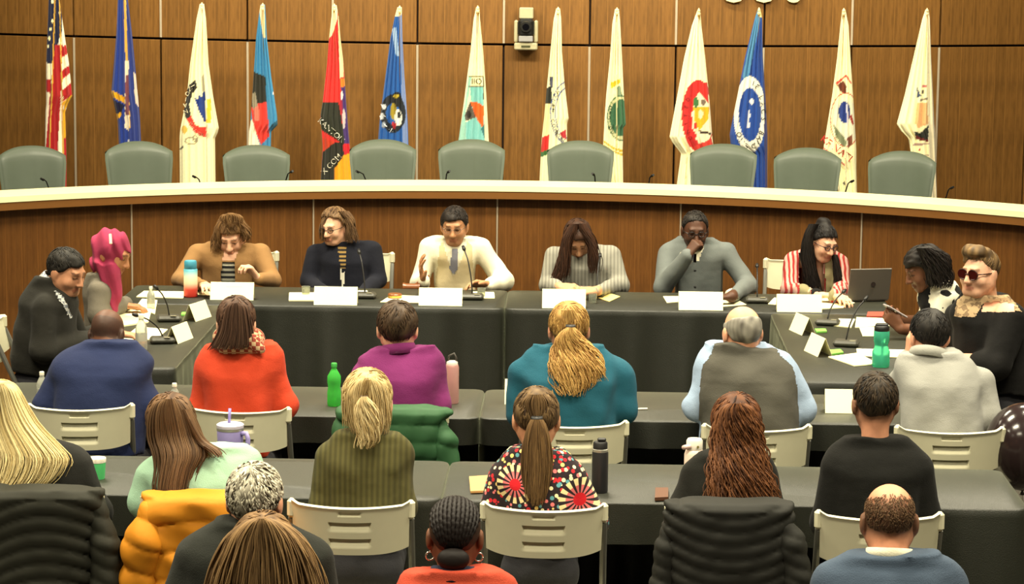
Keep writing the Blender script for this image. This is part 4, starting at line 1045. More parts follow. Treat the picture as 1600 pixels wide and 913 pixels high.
    if legs:
        ld = math.radians(facing if legdir is None else legdir); fv = np.array([math.sin(ld), -math.cos(ld), 0]); sv = np.array([fv[1], -fv[0], 0])
        Lg = Field(); a = min(0.13, last[2] * 0.55); Lg.ell(hip - np.array([0, 0, 0.02]), (last[2] * 0.96, min(0.135, last[4] * 0.95), 0.125), None, 0.04)
        for sx in (-1, 1):
            h0 = hip + sv * sx * a * 0.75 - np.array([0, 0, 0.06]); kn = h0 + fv * 0.40 + sv * sx * 0.02; kn[2] = seat_z + 0.06; an = kn + fv * 0.02; an[2] = 0.06; toe = an + fv * 0.14; toe[2] = 0.035
            Lg.chain([h0, kn, an], [0.085, 0.062, 0.045], 0.04); Lg.cap(an - np.array([0, 0, .015]), toe, 0.04, 0.032, 0.02)
        LV, LF = Lg.mesh(0.016); mesh_obj('trousers', LV, LF, cloth('trousers_%d_%d_%d' % trousers, trousers), root, base)
    root['_c'] = list(c); del root['_c']
    return dict(root=root, base=base, c=c, R=R, sc=sc, Y=Y, neck=neck, sec=sec, hY=Y + head_dy)
def put_hair(p, V, F, C, name='hair'):
    return mesh_obj(name, V, F, M_hair, p['root'], p['base'], True, C)
def collar_ring(p, name, mat, f=0.25, rr=0.060, hgt=0.035, flare=0.010, th=0.004, drop=0.0):
    """band of cloth standing round the neck"""
    hn = p['c'] + p['R'] @ (np.array([0, -0.018, -0.055]) * p['sc']); lo_ = p['neck'] - np.array([0, 0, 0.03 + drop]); ax = hn - lo_; ax /= np.linalg.norm(ax); ax = ax + np.array([0, 0, 1.2]); ax /= np.linalg.norm(ax)
    o_ = lo_ + (hn - lo_) * f; a = np.cross(ax, [0, 1, 0]); a /= np.linalg.norm(a); b_ = np.cross(ax, a); V = []; n = 32
    prof = [(rr + flare, -hgt / 2), (rr + flare + th, -hgt / 2), (rr + th + 0.002, hgt * 0.45), (rr + th / 2, hgt / 2), (rr, hgt * 0.45)]
    for r, z in prof:
        for k in range(n):
            t = 2 * math.pi * k / n; V.append(o_ + ax * z + r * (a * math.cos(t) + b_ * math.sin(t)))
    m = len(prof); F = [(i * n + k, i * n + (k + 1) % n, ((i + 1) % m) * n + (k + 1) % n, ((i + 1) % m) * n + k) for i in range(m) for k in range(n)]
    return mesh_obj(name, V, F, mat, p['root'], p['base'])
def join(*parts):
    V = []; F = []; C = []; n = 0
    for v, f, c in parts: V.append(v); F.append(f + n); C.append(c); n += len(v)
    return np.vstack(V), np.vstack(F), np.vstack(C)
def field_part(p, F, name, mat, h=0.008, wob=None, col=None):
    V, Q = F.mesh(h, wob); return mesh_obj(name, V, Q, mat, p['root'], p['base'], True, col)
def HT(p, q): return p['c'] + p['R'] @ (np.asarray(q, float) * p['sc'])
def glasses(p, col=(30, 28, 28), lens=None, w_=0.021, hgt=0.017, r=0.0022):
    m = MB(); fm = plain('spectacle_frame_%d' % col[0], col, 0.3)
    for sx in (-1, 1):
        pts = [HT(p, (sx * 0.032 + w_ * math.cos(t) * (1 if abs(math.cos(t)) < .9 else 1), 0.104 - 0.006 * abs(math.cos(t)), 0.002 + hgt * math.sin(t))) for t in np.linspace(0, 2 * math.pi, 17)]
        m.tube(pts, r, 5); m.tube([HT(p, (sx * 0.053, 0.098, 0.006)), HT(p, (sx * 0.078, 0.05, 0.006)), HT(p, (sx * 0.082, -0.01, 0.006))], r, 5)
    m.tube([HT(p, (-0.011, 0.106, 0.004)), HT(p, (0, 0.109, 0.007)), HT(p, (0.011, 0.106, 0.004))], r, 5)
    g = m.build('glasses', fm, p['root'], p['base'], True)
    if lens:
        for sx in (-1, 1):
            mm = MB(); pts = [HT(p, (sx * 0.032 + w_ * math.cos(t), 0.1035, 0.002 + hgt * math.sin(t))) for t in np.linspace(0, 2 * math.pi, 16, endpoint=False)]
            pb = [q + p['R'] @ np.array([0, -0.003, 0]) for q in pts]
            mm.add(pts + pb, [tuple(range(16)), tuple(range(31, 15, -1))] + [(i, i + 16, (i + 1) % 16 + 16, (i + 1) % 16) for i in range(16)])
            ob = mm.build('lens', lens, g)
            for v in ob.data.vertices: v.co = Vector(np.array(v.co) - p['base'])
    return g

# ================================================================== PEOPLE: head table, facing the room
def C(n, c, **k): return cloth(n, c, **k)
LINE_W = [(-0.13, -0.12), (-0.05, -0.10), (0.0, -0.02), (0.04, 0.045), (0.07, 0.06), (0.13, 0.07)]
# 1 tan blazer
p = person('person in a tan blazer and striped top, looking down beside a red and blue tumbler', 15.72,
    [(397, 352, 372), (383, 330, 388), (387, 312, 402), (396, 305, 409), (420, 309, 405), (452, 312, 402)],
    dict(c=(361, 369), yaw=0, pitch=24, s=0.98), SKIN_L, 'blazer', C('tan_wool', (148, 112, 70)), facing=0, head_dy=-0.06, fem=True, lean=-0.1,
    arms=[dict(p=[(308, 397, 0), (281, 438, -0.12), (318, 446, ('z', 0.80))], hand=dict(curl=(20, 25, 15), thumb=1)),
          dict(p=[(406, 398, 0), (427, 438, -0.10), (404, 436, -0.32)], hand=dict(dir=(-0.5, -0.25, 0.75), palm=(-0.6, -0.3, -0.5), curl=(50, 55, 35), thumb=-1, size=0.95))],
    regions=[('neckline', [(348, 390), (374, 390), (368, 409), (346, 409)], plain('skin_chest_light', SKIN_L, 0.55), 0.004), ('striped_top', [(345, 408), (369, 408), (367, 470), (344, 470)], C('striped_jersey', (34, 34, 36), c2=(170, 168, 150), pattern='hstripe', scale=0.9), 0.008)],
    paint=dict(brow=(80, 58, 40)), seed=21, hb=0.0065, hg=0.0085)
st = Strands(21)
cap = hair_cap(p['c'], p['R'], p['sc'], 0.018, [(-0.13, -0.16), (-0.05, -0.12), (0.01, -0.03), (0.04, 0.045), (0.065, 0.058), (0.13, 0.07)], c1=(88, 62, 38), c2=(128, 96, 58), seed=21)
sheet(st, [(342, 345, 360), (356, 336, 350), (375, 331, 347), (394, 328, 346)], p['hY'] - 0.03, 0.05, 26, 0.008, (74, 52, 32), (132, 98, 60), 0.006, 50, 2.5, 0.25)
sheet(st, [(342, 362, 378), (356, 372, 388), (368, 376, 392), (380, 374, 388)], p['hY'] - 0.03, 0.05, 26, 0.008, (74, 52, 32), (132, 98, 60), 0.006, 50, 2.5, 0.3)
sheet(st, [(335, 348, 374), (341, 344, 380), (349, 348, 376), (357, 350, 374)], p['hY'] - 0.05, 0.09, 24, 0.006, (92, 66, 40), (140, 106, 66), 0.004, 50, 2, 0.3)
put_hair(p, *join(cap, st.data()))
# 2 navy blazer
p = person('person in a dark navy blazer and glasses, turned to the left at the head table', 15.76,
    [(383, 523, 543), (375, 521, 560), (379, 508, 572), (386, 494, 582), (400, 490, 586), (425, 490, 588), (455, 488, 590)],
    dict(c=(522, 354), yaw=-28, pitch=12, s=0.871), SKIN_L, 'blazer', C('navy_wool', (18, 20, 31)), facing=0, head_dy=-0.05, fem=True, lean=-0.05,
    arms=[dict(p=[(495, 395, 0), (483, 440, -0.05), (512, 462, -0.3)]), dict(p=[(580, 392, 0), (592, 438, -0.05), (560, 462, -0.3)])],
    regions=[('patterned_top', [(526, 384), (543, 384), (541, 422), (531, 422)], C('gold_stripe_knit', (34, 32, 34), c2=(150, 122, 70), pattern='hstripe', scale=0.7), 0.004), ('lanyard', [(531, 410), (536, 425), (540, 410), (538, 452), (532, 452)], plain('white_lanyard', (225, 222, 205), 0.6), -0.002)],
    paint=dict(brow=(90, 70, 54)), seed=22, hb=0.0065, hg=0.0085)
glasses(p, (44, 34, 30))
cap = hair_cap(p['c'], p['R'], p['sc'], 0.018, [(-0.13, -0.15), (-0.05, -0.13), (-0.005, -0.03), (0.02, 0.05), (0.05, 0.082), (0.13, 0.095)], c1=(82, 60, 42), c2=(126, 98, 66), seed=22)
st = Strands(22)
sheet(st, [(333, 512, 524), (346, 502, 512), (362, 500, 509), (378, 501, 511)], p['hY'] - 0.02, 0.04, 18, 0.008, (74, 54, 38), (120, 92, 62), 0.004, 50, 2, 0.25)
sheet(st, [(330, 524, 545), (344, 538, 553), (362, 540, 557), (380, 541, 560)], p['hY'] - 0.0, 0.06, 32, 0.008, (74, 54, 38), (120, 92, 62), 0.005, 50, 2, 0.2)
put_hair(p, *join(cap, st.data()))
# 3 man in cream vest, white shirt and tie
SH = C('white_shirt', (232, 226, 200), var=0.05)
p = person('person in a white shirt, cream vest and grey tie, speaking with both hands raised', 15.74,
    [(383, 698, 724), (368, 690, 728), (373, 676, 746), (380, 668, 753), (392, 666, 756), (420, 672, 750), (455, 674, 748)],
    dict(c=(710, 353), yaw=-4, pitch=12, s=0.918), (186, 134, 96), 'shirt', SH, facing=0, head_dy=-0.06, lean=-0.08,
    arms=[dict(p=[(671, 388, 0), (655, 443, -0.06), (662, 440, -0.34)], r=(.066, .056, .04), hand=dict(dir=(-0.15, -0.35, 0.85), palm=(0.8, 0.1, 0.1), curl=(14, 18, 12), spread=12, thumb=-1, size=0.98)),
          dict(p=[(750, 388, 0), (785, 440, -0.02), (763, 446, -0.30)], r=(.066, .058, .04), hand=dict(dir=(-0.7, -0.4, 0.15), palm=(-0.2, -0.5, -0.5), curl=(25, 25, 15), spread=14, thumb=1, size=0.98))],
    regions=[('tie', [(706, 388), (716, 388), (717, 420), (709, 430), (701, 420)], C('grey_tie', (112, 112, 122), sheen=0.3), -0.006), ('shirt_front', [(692, 372), (730, 372), (722, 400), (712, 432), (700, 404)], SH, 0.004),
             ('vest', [(686, 384), (692, 374), (703, 412), (709, 432), (720, 404), (730, 374), (738, 384), (744, 470), (676, 470)], C('cream_vest', (206, 190, 150), var=0.08), -0.002)],
    paint=dict(brow=(40, 32, 26), beard=(70, 54, 44), male_beard=0.15), seed=23, hb=0.0065, hg=0.0085)
collar_ring(p, 'shirt_collar', SH, 0.30, 0.058, 0.035, 0.012)
glasses(p, (90, 80, 70), r=0.0015)
put_hair(p, *hair_cap(p['c'], p['R'], p['sc'], 0.011, c1=(22, 18, 16), c2=(44, 36, 30), rough=0.004, seed=23, ln=0.02))
m_ = MB(); w0 = PY(668, 444, 15.42); m_.tube([PY(766 + 6 * math.cos(a), 444 + 5 * math.sin(a), 15.45 - 0.03 * math.sin(a)) for a in np.linspace(0, 6.28, 14)], 0.006, 6)
m_.build('wristwatch', M_black, p['root'], p['base'], True)
# 4 grey sweater, long dark hair
p = person('person in a pale grey sweater with long dark hair, head bowed over a tablet', 15.74,
    [(395, 890, 922), (387, 880, 938), (391, 868, 948), (398, 861, 957), (415, 860, 960), (455, 862, 958)],
    dict(c=(903, 374), yaw=6, pitch=38, roll=-6, s=0.921), SKIN_M, 'sweater', C('pale_grey_knit', (154, 152, 140), pattern='rib', scale=0.7), facing=0, head_dy=-0.09, fem=True, lean=-0.1,
    arms=[dict(p=[(866, 400, 0), (854, 446, -0.08), (874, 449, ('z', 0.79))], hand=dict(curl=(35, 40, 25), palm=(0.3, 0.3, -0.8), thumb=1, dir=(0.7, -0.5, 0.05))),
          dict(p=[(953, 400, 0), (968, 446, -0.08), (932, 455, ('z', 0.79))], hand=dict(curl=(35, 40, 25), palm=(-0.3, 0.3, -0.8), thumb=-1, dir=(-0.8, -0.4, 0.05)))],
    paint=dict(brow=(40, 28, 22)), seed=24, hb=0.0065, hg=0.0085)
cap = hair_cap(p['c'], p['R'], p['sc'], 0.014, [(-0.13, -0.15), (-0.04, -0.12), (0.0, -0.02), (0.04, 0.05), (0.07, 0.066), (0.13, 0.075)], c1=(44, 28, 20), c2=(70, 46, 32), seed=24)
st = Strands(24)
sheet(st, [(350, 892, 904), (360, 886, 903), (372, 880, 896), (385, 877, 891), (405, 873, 890), (425, 866, 888), (445, 858, 882)], p['hY'] - 0.06, 0.05, 46, 0.0075, (34, 22, 16), (74, 46, 30), 0.004, 40, 2.5, 0.2)
sheet(st, [(350, 903, 915), (360, 904, 921), (372, 912, 927), (385, 919, 932), (405, 920, 936), (428, 920, 934)], p['hY'] - 0.06, 0.05, 40, 0.0075, (34, 22, 16), (74, 46, 30), 0.004, 40, 2.5, 0.2)
put_hair(p, *join(cap, st.data()))
# 5 grey cardigan, hand at the chin
p = person('person in a grey buttoned cardigan resting the chin on one hand', 15.74,
    [(388, 1072, 1098), (374, 1062, 1110), (379, 1050, 1124), (387, 1042, 1134), (400, 1040, 1140), (430, 1046, 1138), (457, 1048, 1138)],
    dict(c=(1086, 360), yaw=4, pitch=10, s=0.918), SKIN_D, 'cardigan', C('grey_cardigan', (108, 114, 112), var=0.1), facing=0, head_dy=-0.08, lean=-0.1,
    arms=[dict(p=[(1046, 398, 0), (1036, 449, -0.14), (1074, 400, -0.24)], r=(.068, .06, .042), hand=dict(dir=(0.5, 0.1, 0.75), palm=(0.5, 0.6, -0.3), curl=(60, 75, 40), thumb=1, out=20)),
          dict(p=[(1134, 396, 0), (1168, 447, -0.08), (1143, 464, ('z', 0.79))], r=(.068, .06, .042), hand=dict(dir=(-0.9, -0.3, -0.02), curl=(30, 30, 20), thumb=-1))],
    regions=[('tie', [(1082, 396), (1091, 396), (1089, 411), (1083, 411)], C('navy_tie', (30, 34, 52)), -0.004), ('shirt_collar', [(1075, 384), (1102, 384), (1092, 410), (1082, 412)], SH, 0.0)],
    paint=dict(brow=(24, 18, 16), beard=(34, 26, 22), male_beard=0.4), seed=25, hb=0.0065, hg=0.0085)
glasses(p, (26, 24, 24), r=0.0026)
put_hair(p, *hair_cap(p['c'], p['R'], p['sc'], 0.008, [(-0.13, -0.085), (-0.075, -0.075), (-0.03, -0.015), (0.0, 0.004), (0.03, 0.04), (0.05, 0.072), (0.12, 0.09)], c1=(24, 20, 18), c2=(48, 44, 40), rough=0.003, seed=25, ln=0.012))
for py_ in (423, 449):
    q = PY(1086, py_, p['Y'] - 0.15); b = MB().lathe([(0.006, -0.002), (0.008, 0), (0.006, 0.002)], n=10)
    b.V = [(v[0], v[2], v[1]) for v in b.V]; ob = b.build('button', M_black, p['root'], (0, 0, 0), True); ob.location = Vector(q - p['base'])
m_ = MB(); m_.tube([PY(1070, 405, 15.50), PY(1073, 401, 15.50)], 0.044, 12); m_.tube([PY(1146, 461, 15.45), PY(1141, 464, 15.43)], 0.043, 12); m_.build('shirt_cuffs', SH, p['root'], p['base'], True)
# 6 patterned jacket and laptop
p = person('person with black hair tied up, glasses and a red striped jacket, at the laptop', 15.74,
    [(402, 1272, 1298), (395, 1256, 1306), (400, 1244, 1312), (408, 1236, 1316), (430, 1236, 1316), (460, 1238, 1316)],
    dict(c=(1286, 379), yaw=32, pitch=18, roll=3, s=0.892), SKIN_L, 'jacket', C('red_striped_jacket', (200, 160, 148), c2=(160, 46, 44), pattern='vstripe', scale=1.4), facing=0, head_dy=-0.08, fem=True, lean=-0.1,
    arms=[dict(p=[(1240, 410, 0), (1233, 452, -0.12), (1277, 461, ('z', 0.79))], hand=dict(dir=(0.9, -0.2, 0), curl=(20, 25, 20), thumb=1)), dict(p=[(1312, 412, 0), (1317, 450, -0.1), (1304, 462, ('z', 0.79))], hand=dict(dir=(0.3, -0.7, 0), curl=(20, 25, 20), thumb=1))],
    regions=[('black_top', [(1262, 400), (1288, 402), (1290, 470), (1268, 470)], C('black_top', (16, 15, 15)), 0.002), ('scarf', [(1246, 394), (1262, 394), (1268, 470), (1249, 470)], C('sage_scarf', (142, 134, 98)), -0.010), ('scarf', [(1288, 400), (1302, 402), (1303, 470), (1289, 470)], C('sage_scarf', (142, 134, 98)), -0.010)],
    paint=dict(brow=(30, 24, 22)), seed=26, hb=0.0065, hg=0.0085)
glasses(p, (40, 30, 44), r=0.0024)
cap = hair_cap(p['c'], p['R'], p['sc'], 0.012, [(-0.13, -0.12), (-0.05, -0.08), (-0.015, -0.015), (0.02, 0.03), (0.06, 0.066), (0.13, 0.075)], extra=[((0.0, -0.05, 0.125), (0.042, 0.045, 0.035))], c1=(20, 17, 17), c2=(38, 34, 32), seed=26)
st = Strands(26)
sheet(st, [(350, 1264, 1280), (370, 1256, 1272), (395, 1252, 1272), (425, 1256, 1276), (458, 1262, 1284)], p['hY'] + 0.0, 0.07, 50, 0.0075, (16, 14, 14), (40, 34, 30), 0.003, 40, 2, 0.12)
sheet(st, [(398, 1300, 1308), (415, 1302, 1312), (435, 1304, 1316), (450, 1304, 1314)], p['hY'] - 0.02, 0.05, 22, 0.007, (16, 14, 14), (40, 34, 30), 0.003, 40, 2, 0.2)
put_hair(p, *join(cap, st.data()))

# ================================================================== side tables
# 7 dark suit at left
p = person('person in a dark grey suit writing at the left side table', 13.05,
    [(448, 78, 112), (432, 66, 100), (442, 52, 112), (456, 38, 118), (480, 26, 126), (520, 14, 126), (560, 8, 122), (604, 14, 112)],
    dict(c=(104, 425), yaw=62, pitch=18, s=0.948), (196, 140, 106), 'suit_jacket', C('charcoal_suit', (36, 35, 30)), facing=80, head_dy=-0.02, bmax=0.2, bfac=0.85, lean=0.0,
    arms=[dict(p=[(70, 484, -0.11), (66, 548, -0.17), (182, 522, ('z', 0.80))], r=(.07, .064, .046), hand=dict(dir=(0.9, -0.1, -0.05), curl=(25, 30, 20), thumb=1)), dict(p=[(98, 468, 0.16), (120, 530, 0.2), (176, 512, ('z', 0.80))], r=(.07, .06, .042))],
    regions=[('shirt', [(73, 438), (82, 446), (100, 462), (116, 498), (108, 498), (92, 470)], C('check_shirt', (120, 124, 130), c2=(206, 206, 200), pattern='check', scale=2.2), -0.004)],
    paint=dict(brow=(30, 24, 20), beard=(120, 84, 66), male_beard=0.14), seed=27, hb=0.0065, hg=0.010, full=1.0, neck_r=0.06)
collar_ring(p, 'shirt_collar', C('check_shirt', (120, 124, 130), c2=(206, 206, 200), pattern='check', scale=2.2), 0.2, 0.066, 0.045, 0.012)
put_hair(p, *hair_cap(p['c'], p['R'], p['sc'], 0.010, c1=(20, 18, 16), c2=(44, 40, 34), rough=0.004, seed=27, ln=0.035))
# 8 pink headscarf
p = person('person in a pink headscarf and grey jacket reading at the left side table', 14.05,
    [(432, 146, 172), (426, 140, 168), (434, 134, 176), (450, 130, 182), (475, 128, 184), (505, 128, 182)],
    dict(c=(176, 396), yaw=72, pitch=20, s=0.950), SKIN_T, 'jacket', C('grey_tweed', (104, 98, 86), var=0.25), facing=80, head_dy=0.0, bmax=0.17, bfac=0.8, fem=True,
    arms=[dict(p=[(153, 456, -0.09), (154, 494, -0.13), (190, 478, ('z', 0.79))], r=(.054, .05, .036), hand=dict(dir=(0.9, 0.1, -0.05), curl=(25, 30, 20), thumb=1)), dict(p=[(170, 448, 0.14), (176, 488, 0.16), (196, 474, ('z', 0.79))], r=(.06, .05, .038))],
    paint=dict(brow=(40, 28, 22)), seed=28, hb=0.007, hg=0.0095)
F = Field(); F.ell(HT(p, (0, -0.022, 0.026)), np.array((0.094, 0.108, 0.104)), p['R'], 0.02); F.ell(HT(p, (0, -0.02, -0.07)), np.array((0.082, 0.085, 0.075)), p['R'], 0.03)
F.ell(HT(p, (0, 0.128, -0.028)), np.array((0.055, 0.075, 0.076)), p['R'], 0.012, True)
sheet_core(F, [(410, 148, 188), (425, 152, 190), (445, 158, 190), (465, 162, 188), (488, 163, 186)], p['hY'] - 0.03, 0.17, 0.03, 1.0)
def pleat(x, y, z):
    a = np.arctan2(y - p['c'][1], x - p['c'][0]); return 0.006 * np.sin(x * 120 + z * 40 + 2.5 * np.sin(z * 9 + x * 20)) + 0.003 * np.sin(x * 37 - z * 41)
field_part(p, F, 'headscarf', C('pink_scarf', (160, 52, 84), var=0.35), 0.007, pleat)
MB().tube([PY(172, 366, 13.94), PY(173, 381, 13.92)], 0.008, 6).build('hair_clip', plain('white_clip', (236, 226, 205), 0.4), p['root'], p['base'])
# 9 black and white jacket at right
p = person('person in a black and white patterned jacket holding a phone at the right side table', 14.0,
    [(446, 1448, 1484), (438, 1446, 1486), (448, 1438, 1496), (460, 1434, 1503), (480, 1432, 1507), (515, 1430, 1506)],
    dict(c=(1443, 421), yaw=-78, pitch=22, s=0.940), SKIN_B, 'jacket', C('houndstooth', (222, 218, 198), c2=(26, 26, 26), pattern='blotch', scale=1.0, var=0.05), facing=-90, head_dy=0.0, bmax=0.17, bfac=0.8, fem=True,
    arms=[dict(p=[(1476, 470, -0.09), (1458, 520, -0.14), (1408, 514, ('z', 0.80))], r=(.056, .05, .036), sleeve=2, hand=dict(dir=(-0.6, 0.1, 0.6), palm=(-0.4, 0.3, 0.5), curl=(40, 50, 30), thumb=-1)), dict(p=[(1460, 462, 0.13), (1446, 505, 0.12), (1402, 500, ('z', 0.82))], r=(.055, .05, .034), sleeve=2)],
    regions=[('black_front', [(1420, 440), (1456, 440), (1452, 480), (1446, 520), (1420, 520)], C('black_top', (16, 15, 15)), -0.002)],
    paint=dict(brow=(26, 20, 18)), seed=29, hb=0.007, hg=0.0095)
cap = hair_cap(p['c'], p['R'], p['sc'], 0.022, [(-0.13, -0.12), (-0.05, -0.10), (0.0, -0.02), (0.04, 0.04), (0.07, 0.055), (0.13, 0.06)], c1=(20, 18, 17), c2=(42, 36, 32), rough=0.006, seed=29)
st = Strands(29)
sheet(st, [(388, 1432, 1466), (400, 1436, 1482), (420, 1444, 1487), (440, 1448, 1490), (452, 1450, 1484)], p['hY'] - 0.05, 0.09, 60, 0.008, (16, 14, 14), (46, 38, 34), 0.007, 60, 2.5, 0.25)
put_hair(p, *join(cap, st.data()))
# 10 sunglasses
p = person('person in brown sunglasses and an off-the-shoulder black top at the right edge', 12.95,
    [(470, 1520, 1560), (460, 1516, 1562), (468, 1502, 1576), (478, 1492, 1586), (490, 1484, 1596), (530, 1480, 1612), (580, 1486, 1622), (635, 1510, 1640)],
    dict(c=(1531, 426), yaw=-46, pitch=2, s=0.954), SKIN_L, 'black_top', C('black_jersey', (16, 15, 14)), facing=-70, head_dy=-0.03, bmax=0.2, bfac=0.75,
    arms=[dict(p=[(1578, 500, -0.12), (1556, 572, -0.22), (1478, 562, ('z', 0.80))], r=(.085, .072, .04), sleeve=2, sleeve_to=0.28, hand=dict(dir=(-0.9, 0.2, 0), curl=(25, 30, 20), thumb=-1)), dict(p=[(1500, 495, 0.12), (1490, 560, 0.15), (1450, 560, ('z', 0.80))], r=(.075, .06, .04), sleeve=2)],
    regions=[('bare_shoulder', [(1532, 488), (1536, 472), (1560, 470), (1586, 474), (1588, 488), (1560, 489)], plain('skin_shoulder', SKIN_L, 0.55), 0.004), ('lace_yoke', [(1490, 496), (1494, 470), (1510, 455), (1570, 448), (1598, 488), (1586, 486), (1560, 472), (1538, 474), (1524, 497)], C('tan_lace', (178, 152, 116), c2=(132, 110, 84), pattern='blotch', scale=3.5), -0.002)],
    paint=dict(brow=(110, 84, 56), beard=(150, 108, 78), male_beard=0.25), seed=30, hb=0.0065, hg=0.0062, full=1.4, neck_r=0.068)
put_hair(p, *hair_cap(p['c'], p['R'], p['sc'], 0.008, [(-0.13, -0.07), (-0.075, -0.06), (-0.03, -0.005), (0.0, 0.02), (0.03, 0.045), (0.055, 0.066), (0.13, 0.08)], extra=[((0, 0.035, 0.108), (0.062, 0.062, 0.036)), ((0.01, 0.06, 0.115), (0.05, 0.03, 0.028))], c1=(70, 54, 36), c2=(132, 104, 66), rough=0.007, seed=30))
glasses(p, (60, 34, 26), glass('brown_lens', (70, 24, 20), 0.75, 0.1), 0.0295, 0.026, 0.003)

# ================================================================== first audience row, backs to the camera
def short(p, c1, c2=None, t=0.012, line=LINE_M, seed=0, rough=0.004, **k): return put_hair(p, *hair_cap(p['c'], p['R'], p['sc'], t, line, c1=c1, c2=c2 or c1, seed=seed, rough=rough, **k))
def back_arms(l, r, rad=(.066, .058, .042), fwd=0.30, YY=11.15, **k):
    out = []
    for s_, e, sg in ((l[0], l[1], 1), (r[0], r[1], -1)):
        if s_ is None: continue
        s_ = (s_[0] + sg * rad[0] * S(YY) * 0.95, s_[1]); e = (e[0] + sg * rad[1] * S(YY) * 0.95, e[1])
        out.append(dict(p=[(*s_, 0.02), (*e, 0.02), (e[0] + sg * 22, e[1] - 14, fwd)], r=rad, **k))
    return out
p = person('person in a blue suit with a shaved head, leaning over the first row at left', 11.15,
    [(548, 140, 192), (540, 143, 194), (550, 118, 208), (559, 94, 220), (573, 72, 234), (600, 62, 240), (640, 66, 236), (700, 76, 230)],
    dict(c=(168, 522), yaw=165, pitch=28, s=0.894), SKIN_B, 'suit_jacket', C('blue_suit', (28, 38, 72)), back_arms(((70, 592), (48, 634)), ((234, 592), (252, 634)), (.078, .066, .05)), lean=0.3, bmax=0.14, facing=175, head_dy=0.22, seed=31,
    paint=dict(fade=((44, 34, 30), lambda x, y, z: np.where((z > -0.04) & (y < 0.05), 0.45 + 0.3 * (z < 0.06), 0))))
p = person('person in an orange sweater with straight brown hair and a checked scarf', 11.15,
    [(548, 345, 398), (540, 346, 398), (543, 328, 412), (548, 312, 426), (558, 303, 435), (600, 302, 438), (650, 306, 436), (715, 312, 428)],
    dict(c=(369, 505), yaw=185, pitch=8, s=0.920), SKIN_L, 'sweater', C('orange_knit', (190, 62, 34), var=0.1), back_arms(((303, 575), (289, 640)), ((438, 575), (465, 634)), (.058, .052, .04)), lean=0.12, fem=True, head_dy=0.06, seed=32)
F = Field(); F.cap(PY(352, 540, 11.17), PY(396, 540, 11.17), 0.045, 0.045, 0.02); F.cap(PY(350, 528, 11.22), PY(396, 530, 11.22), 0.05, 0.05, 0.02); F.cap(PY(396, 534, 11.14), PY(408, 546, 11.12), 0.035, 0.02, 0.02)
field_part(p, F, 'scarf', C('plaid_scarf', (140, 60, 48), c2=(196, 168, 130), pattern='check', scale=2.0), 0.008)
st = Strands(32); cr = [(474, 358, 380), (482, 350, 388), (500, 345, 392), (520, 341, 395), (538, 332, 398), (548, 326, 396)]
sheet(st, cr, p['hY'] - 0.02, 0.12, 110, 0.0065, (52, 36, 28), (96, 70, 54), 0.0, 40, 2, 0.16)
Fh = Field(); sheet_core(Fh, cr[:5], p['hY'] - 0.01, 0.11); V_, Q_ = Fh.mesh(0.009)
cap = hair_cap(p['c'], p['R'], p['sc'], 0.013, LINE_W, c1=(52, 36, 28), c2=(92, 66, 50), seed=32)
put_hair(p, *join(cap, (V_, Q_, np.tile(lin((56, 40, 31)), (len(V_), 1))), st.data()))
p = person('person in a purple pullover with short brown hair, beside the pink bottle', 11.15,
    [(556, 598, 648), (546, 598, 646), (550, 580, 664), (556, 564, 680), (570, 551, 691), (610, 549, 695), (650, 556, 692), (715, 562, 688)],
    dict(c=(621, 514), yaw=182, pitch=6, s=0.969), SKIN_L, 'pullover', C('purple_knit', (112, 36, 92), var=0.1), back_arms(((547, 592), (544, 640)), ((694, 592), (704, 634)), (.07, .062, .045)), lean=0.2, bmax=0.14, head_dy=0.14, seed=33, fold=0.008)
collar_ring(p, 'collar', C('purple_knit', (112, 36, 92)), 0.30, 0.064, 0.045, 0.014)
short(p, (48, 36, 26), (78, 60, 42), 0.014, seed=33)
p = person('person in a teal T-shirt with a long curly blond ponytail', 11.15,
    [(556, 862, 916), (547, 864, 912), (553, 846, 930), (561, 828, 950), (576, 814, 968), (604, 804, 982), (640, 804, 984), (680, 814, 978), (720, 818, 974)],
    dict(c=(889, 516), yaw=180, pitch=6, s=0.978), (206, 142, 110), 'tee_shirt', C('teal_jersey', (26, 82, 100), var=0.1), lean=0.2, bmax=0.18, head_dy=0.14, seed=34, fold=0.008,
    arms=[dict(p=[(822, 590, 0.02), (810, 648, 0.02), (836, 640, 0.30)], r=(.08, .062, .042), sleeve=2), dict(p=[(964, 590, 0.02), (971, 640, 0.02), (950, 632, 0.30)], r=(.08, .066, .046), sleeve=2, sleeve_to=0.3)])
cap = hair_cap(p['c'], p['R'], p['sc'], 0.012, [(-0.13, -0.06), (-0.075, -0.05), (-0.03, -0.01), (0.0, 0.012), (0.04, 0.04), (0.12, 0.07)], c1=(132, 96, 48), c2=(186, 148, 84), seed=34)
st = Strands(34)
sheet(st, [(485, 872, 905), (497, 864, 914), (508, 872, 906), (516, 886, 896)], p['hY'] - 0.0, 0.115, 50, 0.005, (140, 104, 54), (196, 160, 96), 0.0, 40, 1, 0.05)
sheet(st, [(512, 886, 898), (525, 874, 908), (545, 866, 922), (570, 860, 932, -0.03), (595, 860, 930, -0.05), (620, 874, 908, -0.07)], p['hY'] - 0.13, 0.06, 110, 0.0075, (132, 92, 44), (206, 168, 100), 0.010, 55, 4, 0.22, npt=26)
sheet(st, [(530, 900, 915), (550, 912, 935), (575, 922, 945, -0.03), (598, 926, 948, -0.04)], p['hY'] - 0.12, 0.04, 24, 0.006, (140, 100, 50), (206, 168, 100), 0.009, 55, 4, 0.3, npt=22)
put_hair(p, *join(cap, st.data()))
MB().tube([PY(884, 512, p['hY'] - 0.13), PY(899, 512, p['hY'] - 0.13)], 0.013, 8).build('hair_tie', M_black, p['root'], p['base'], True)
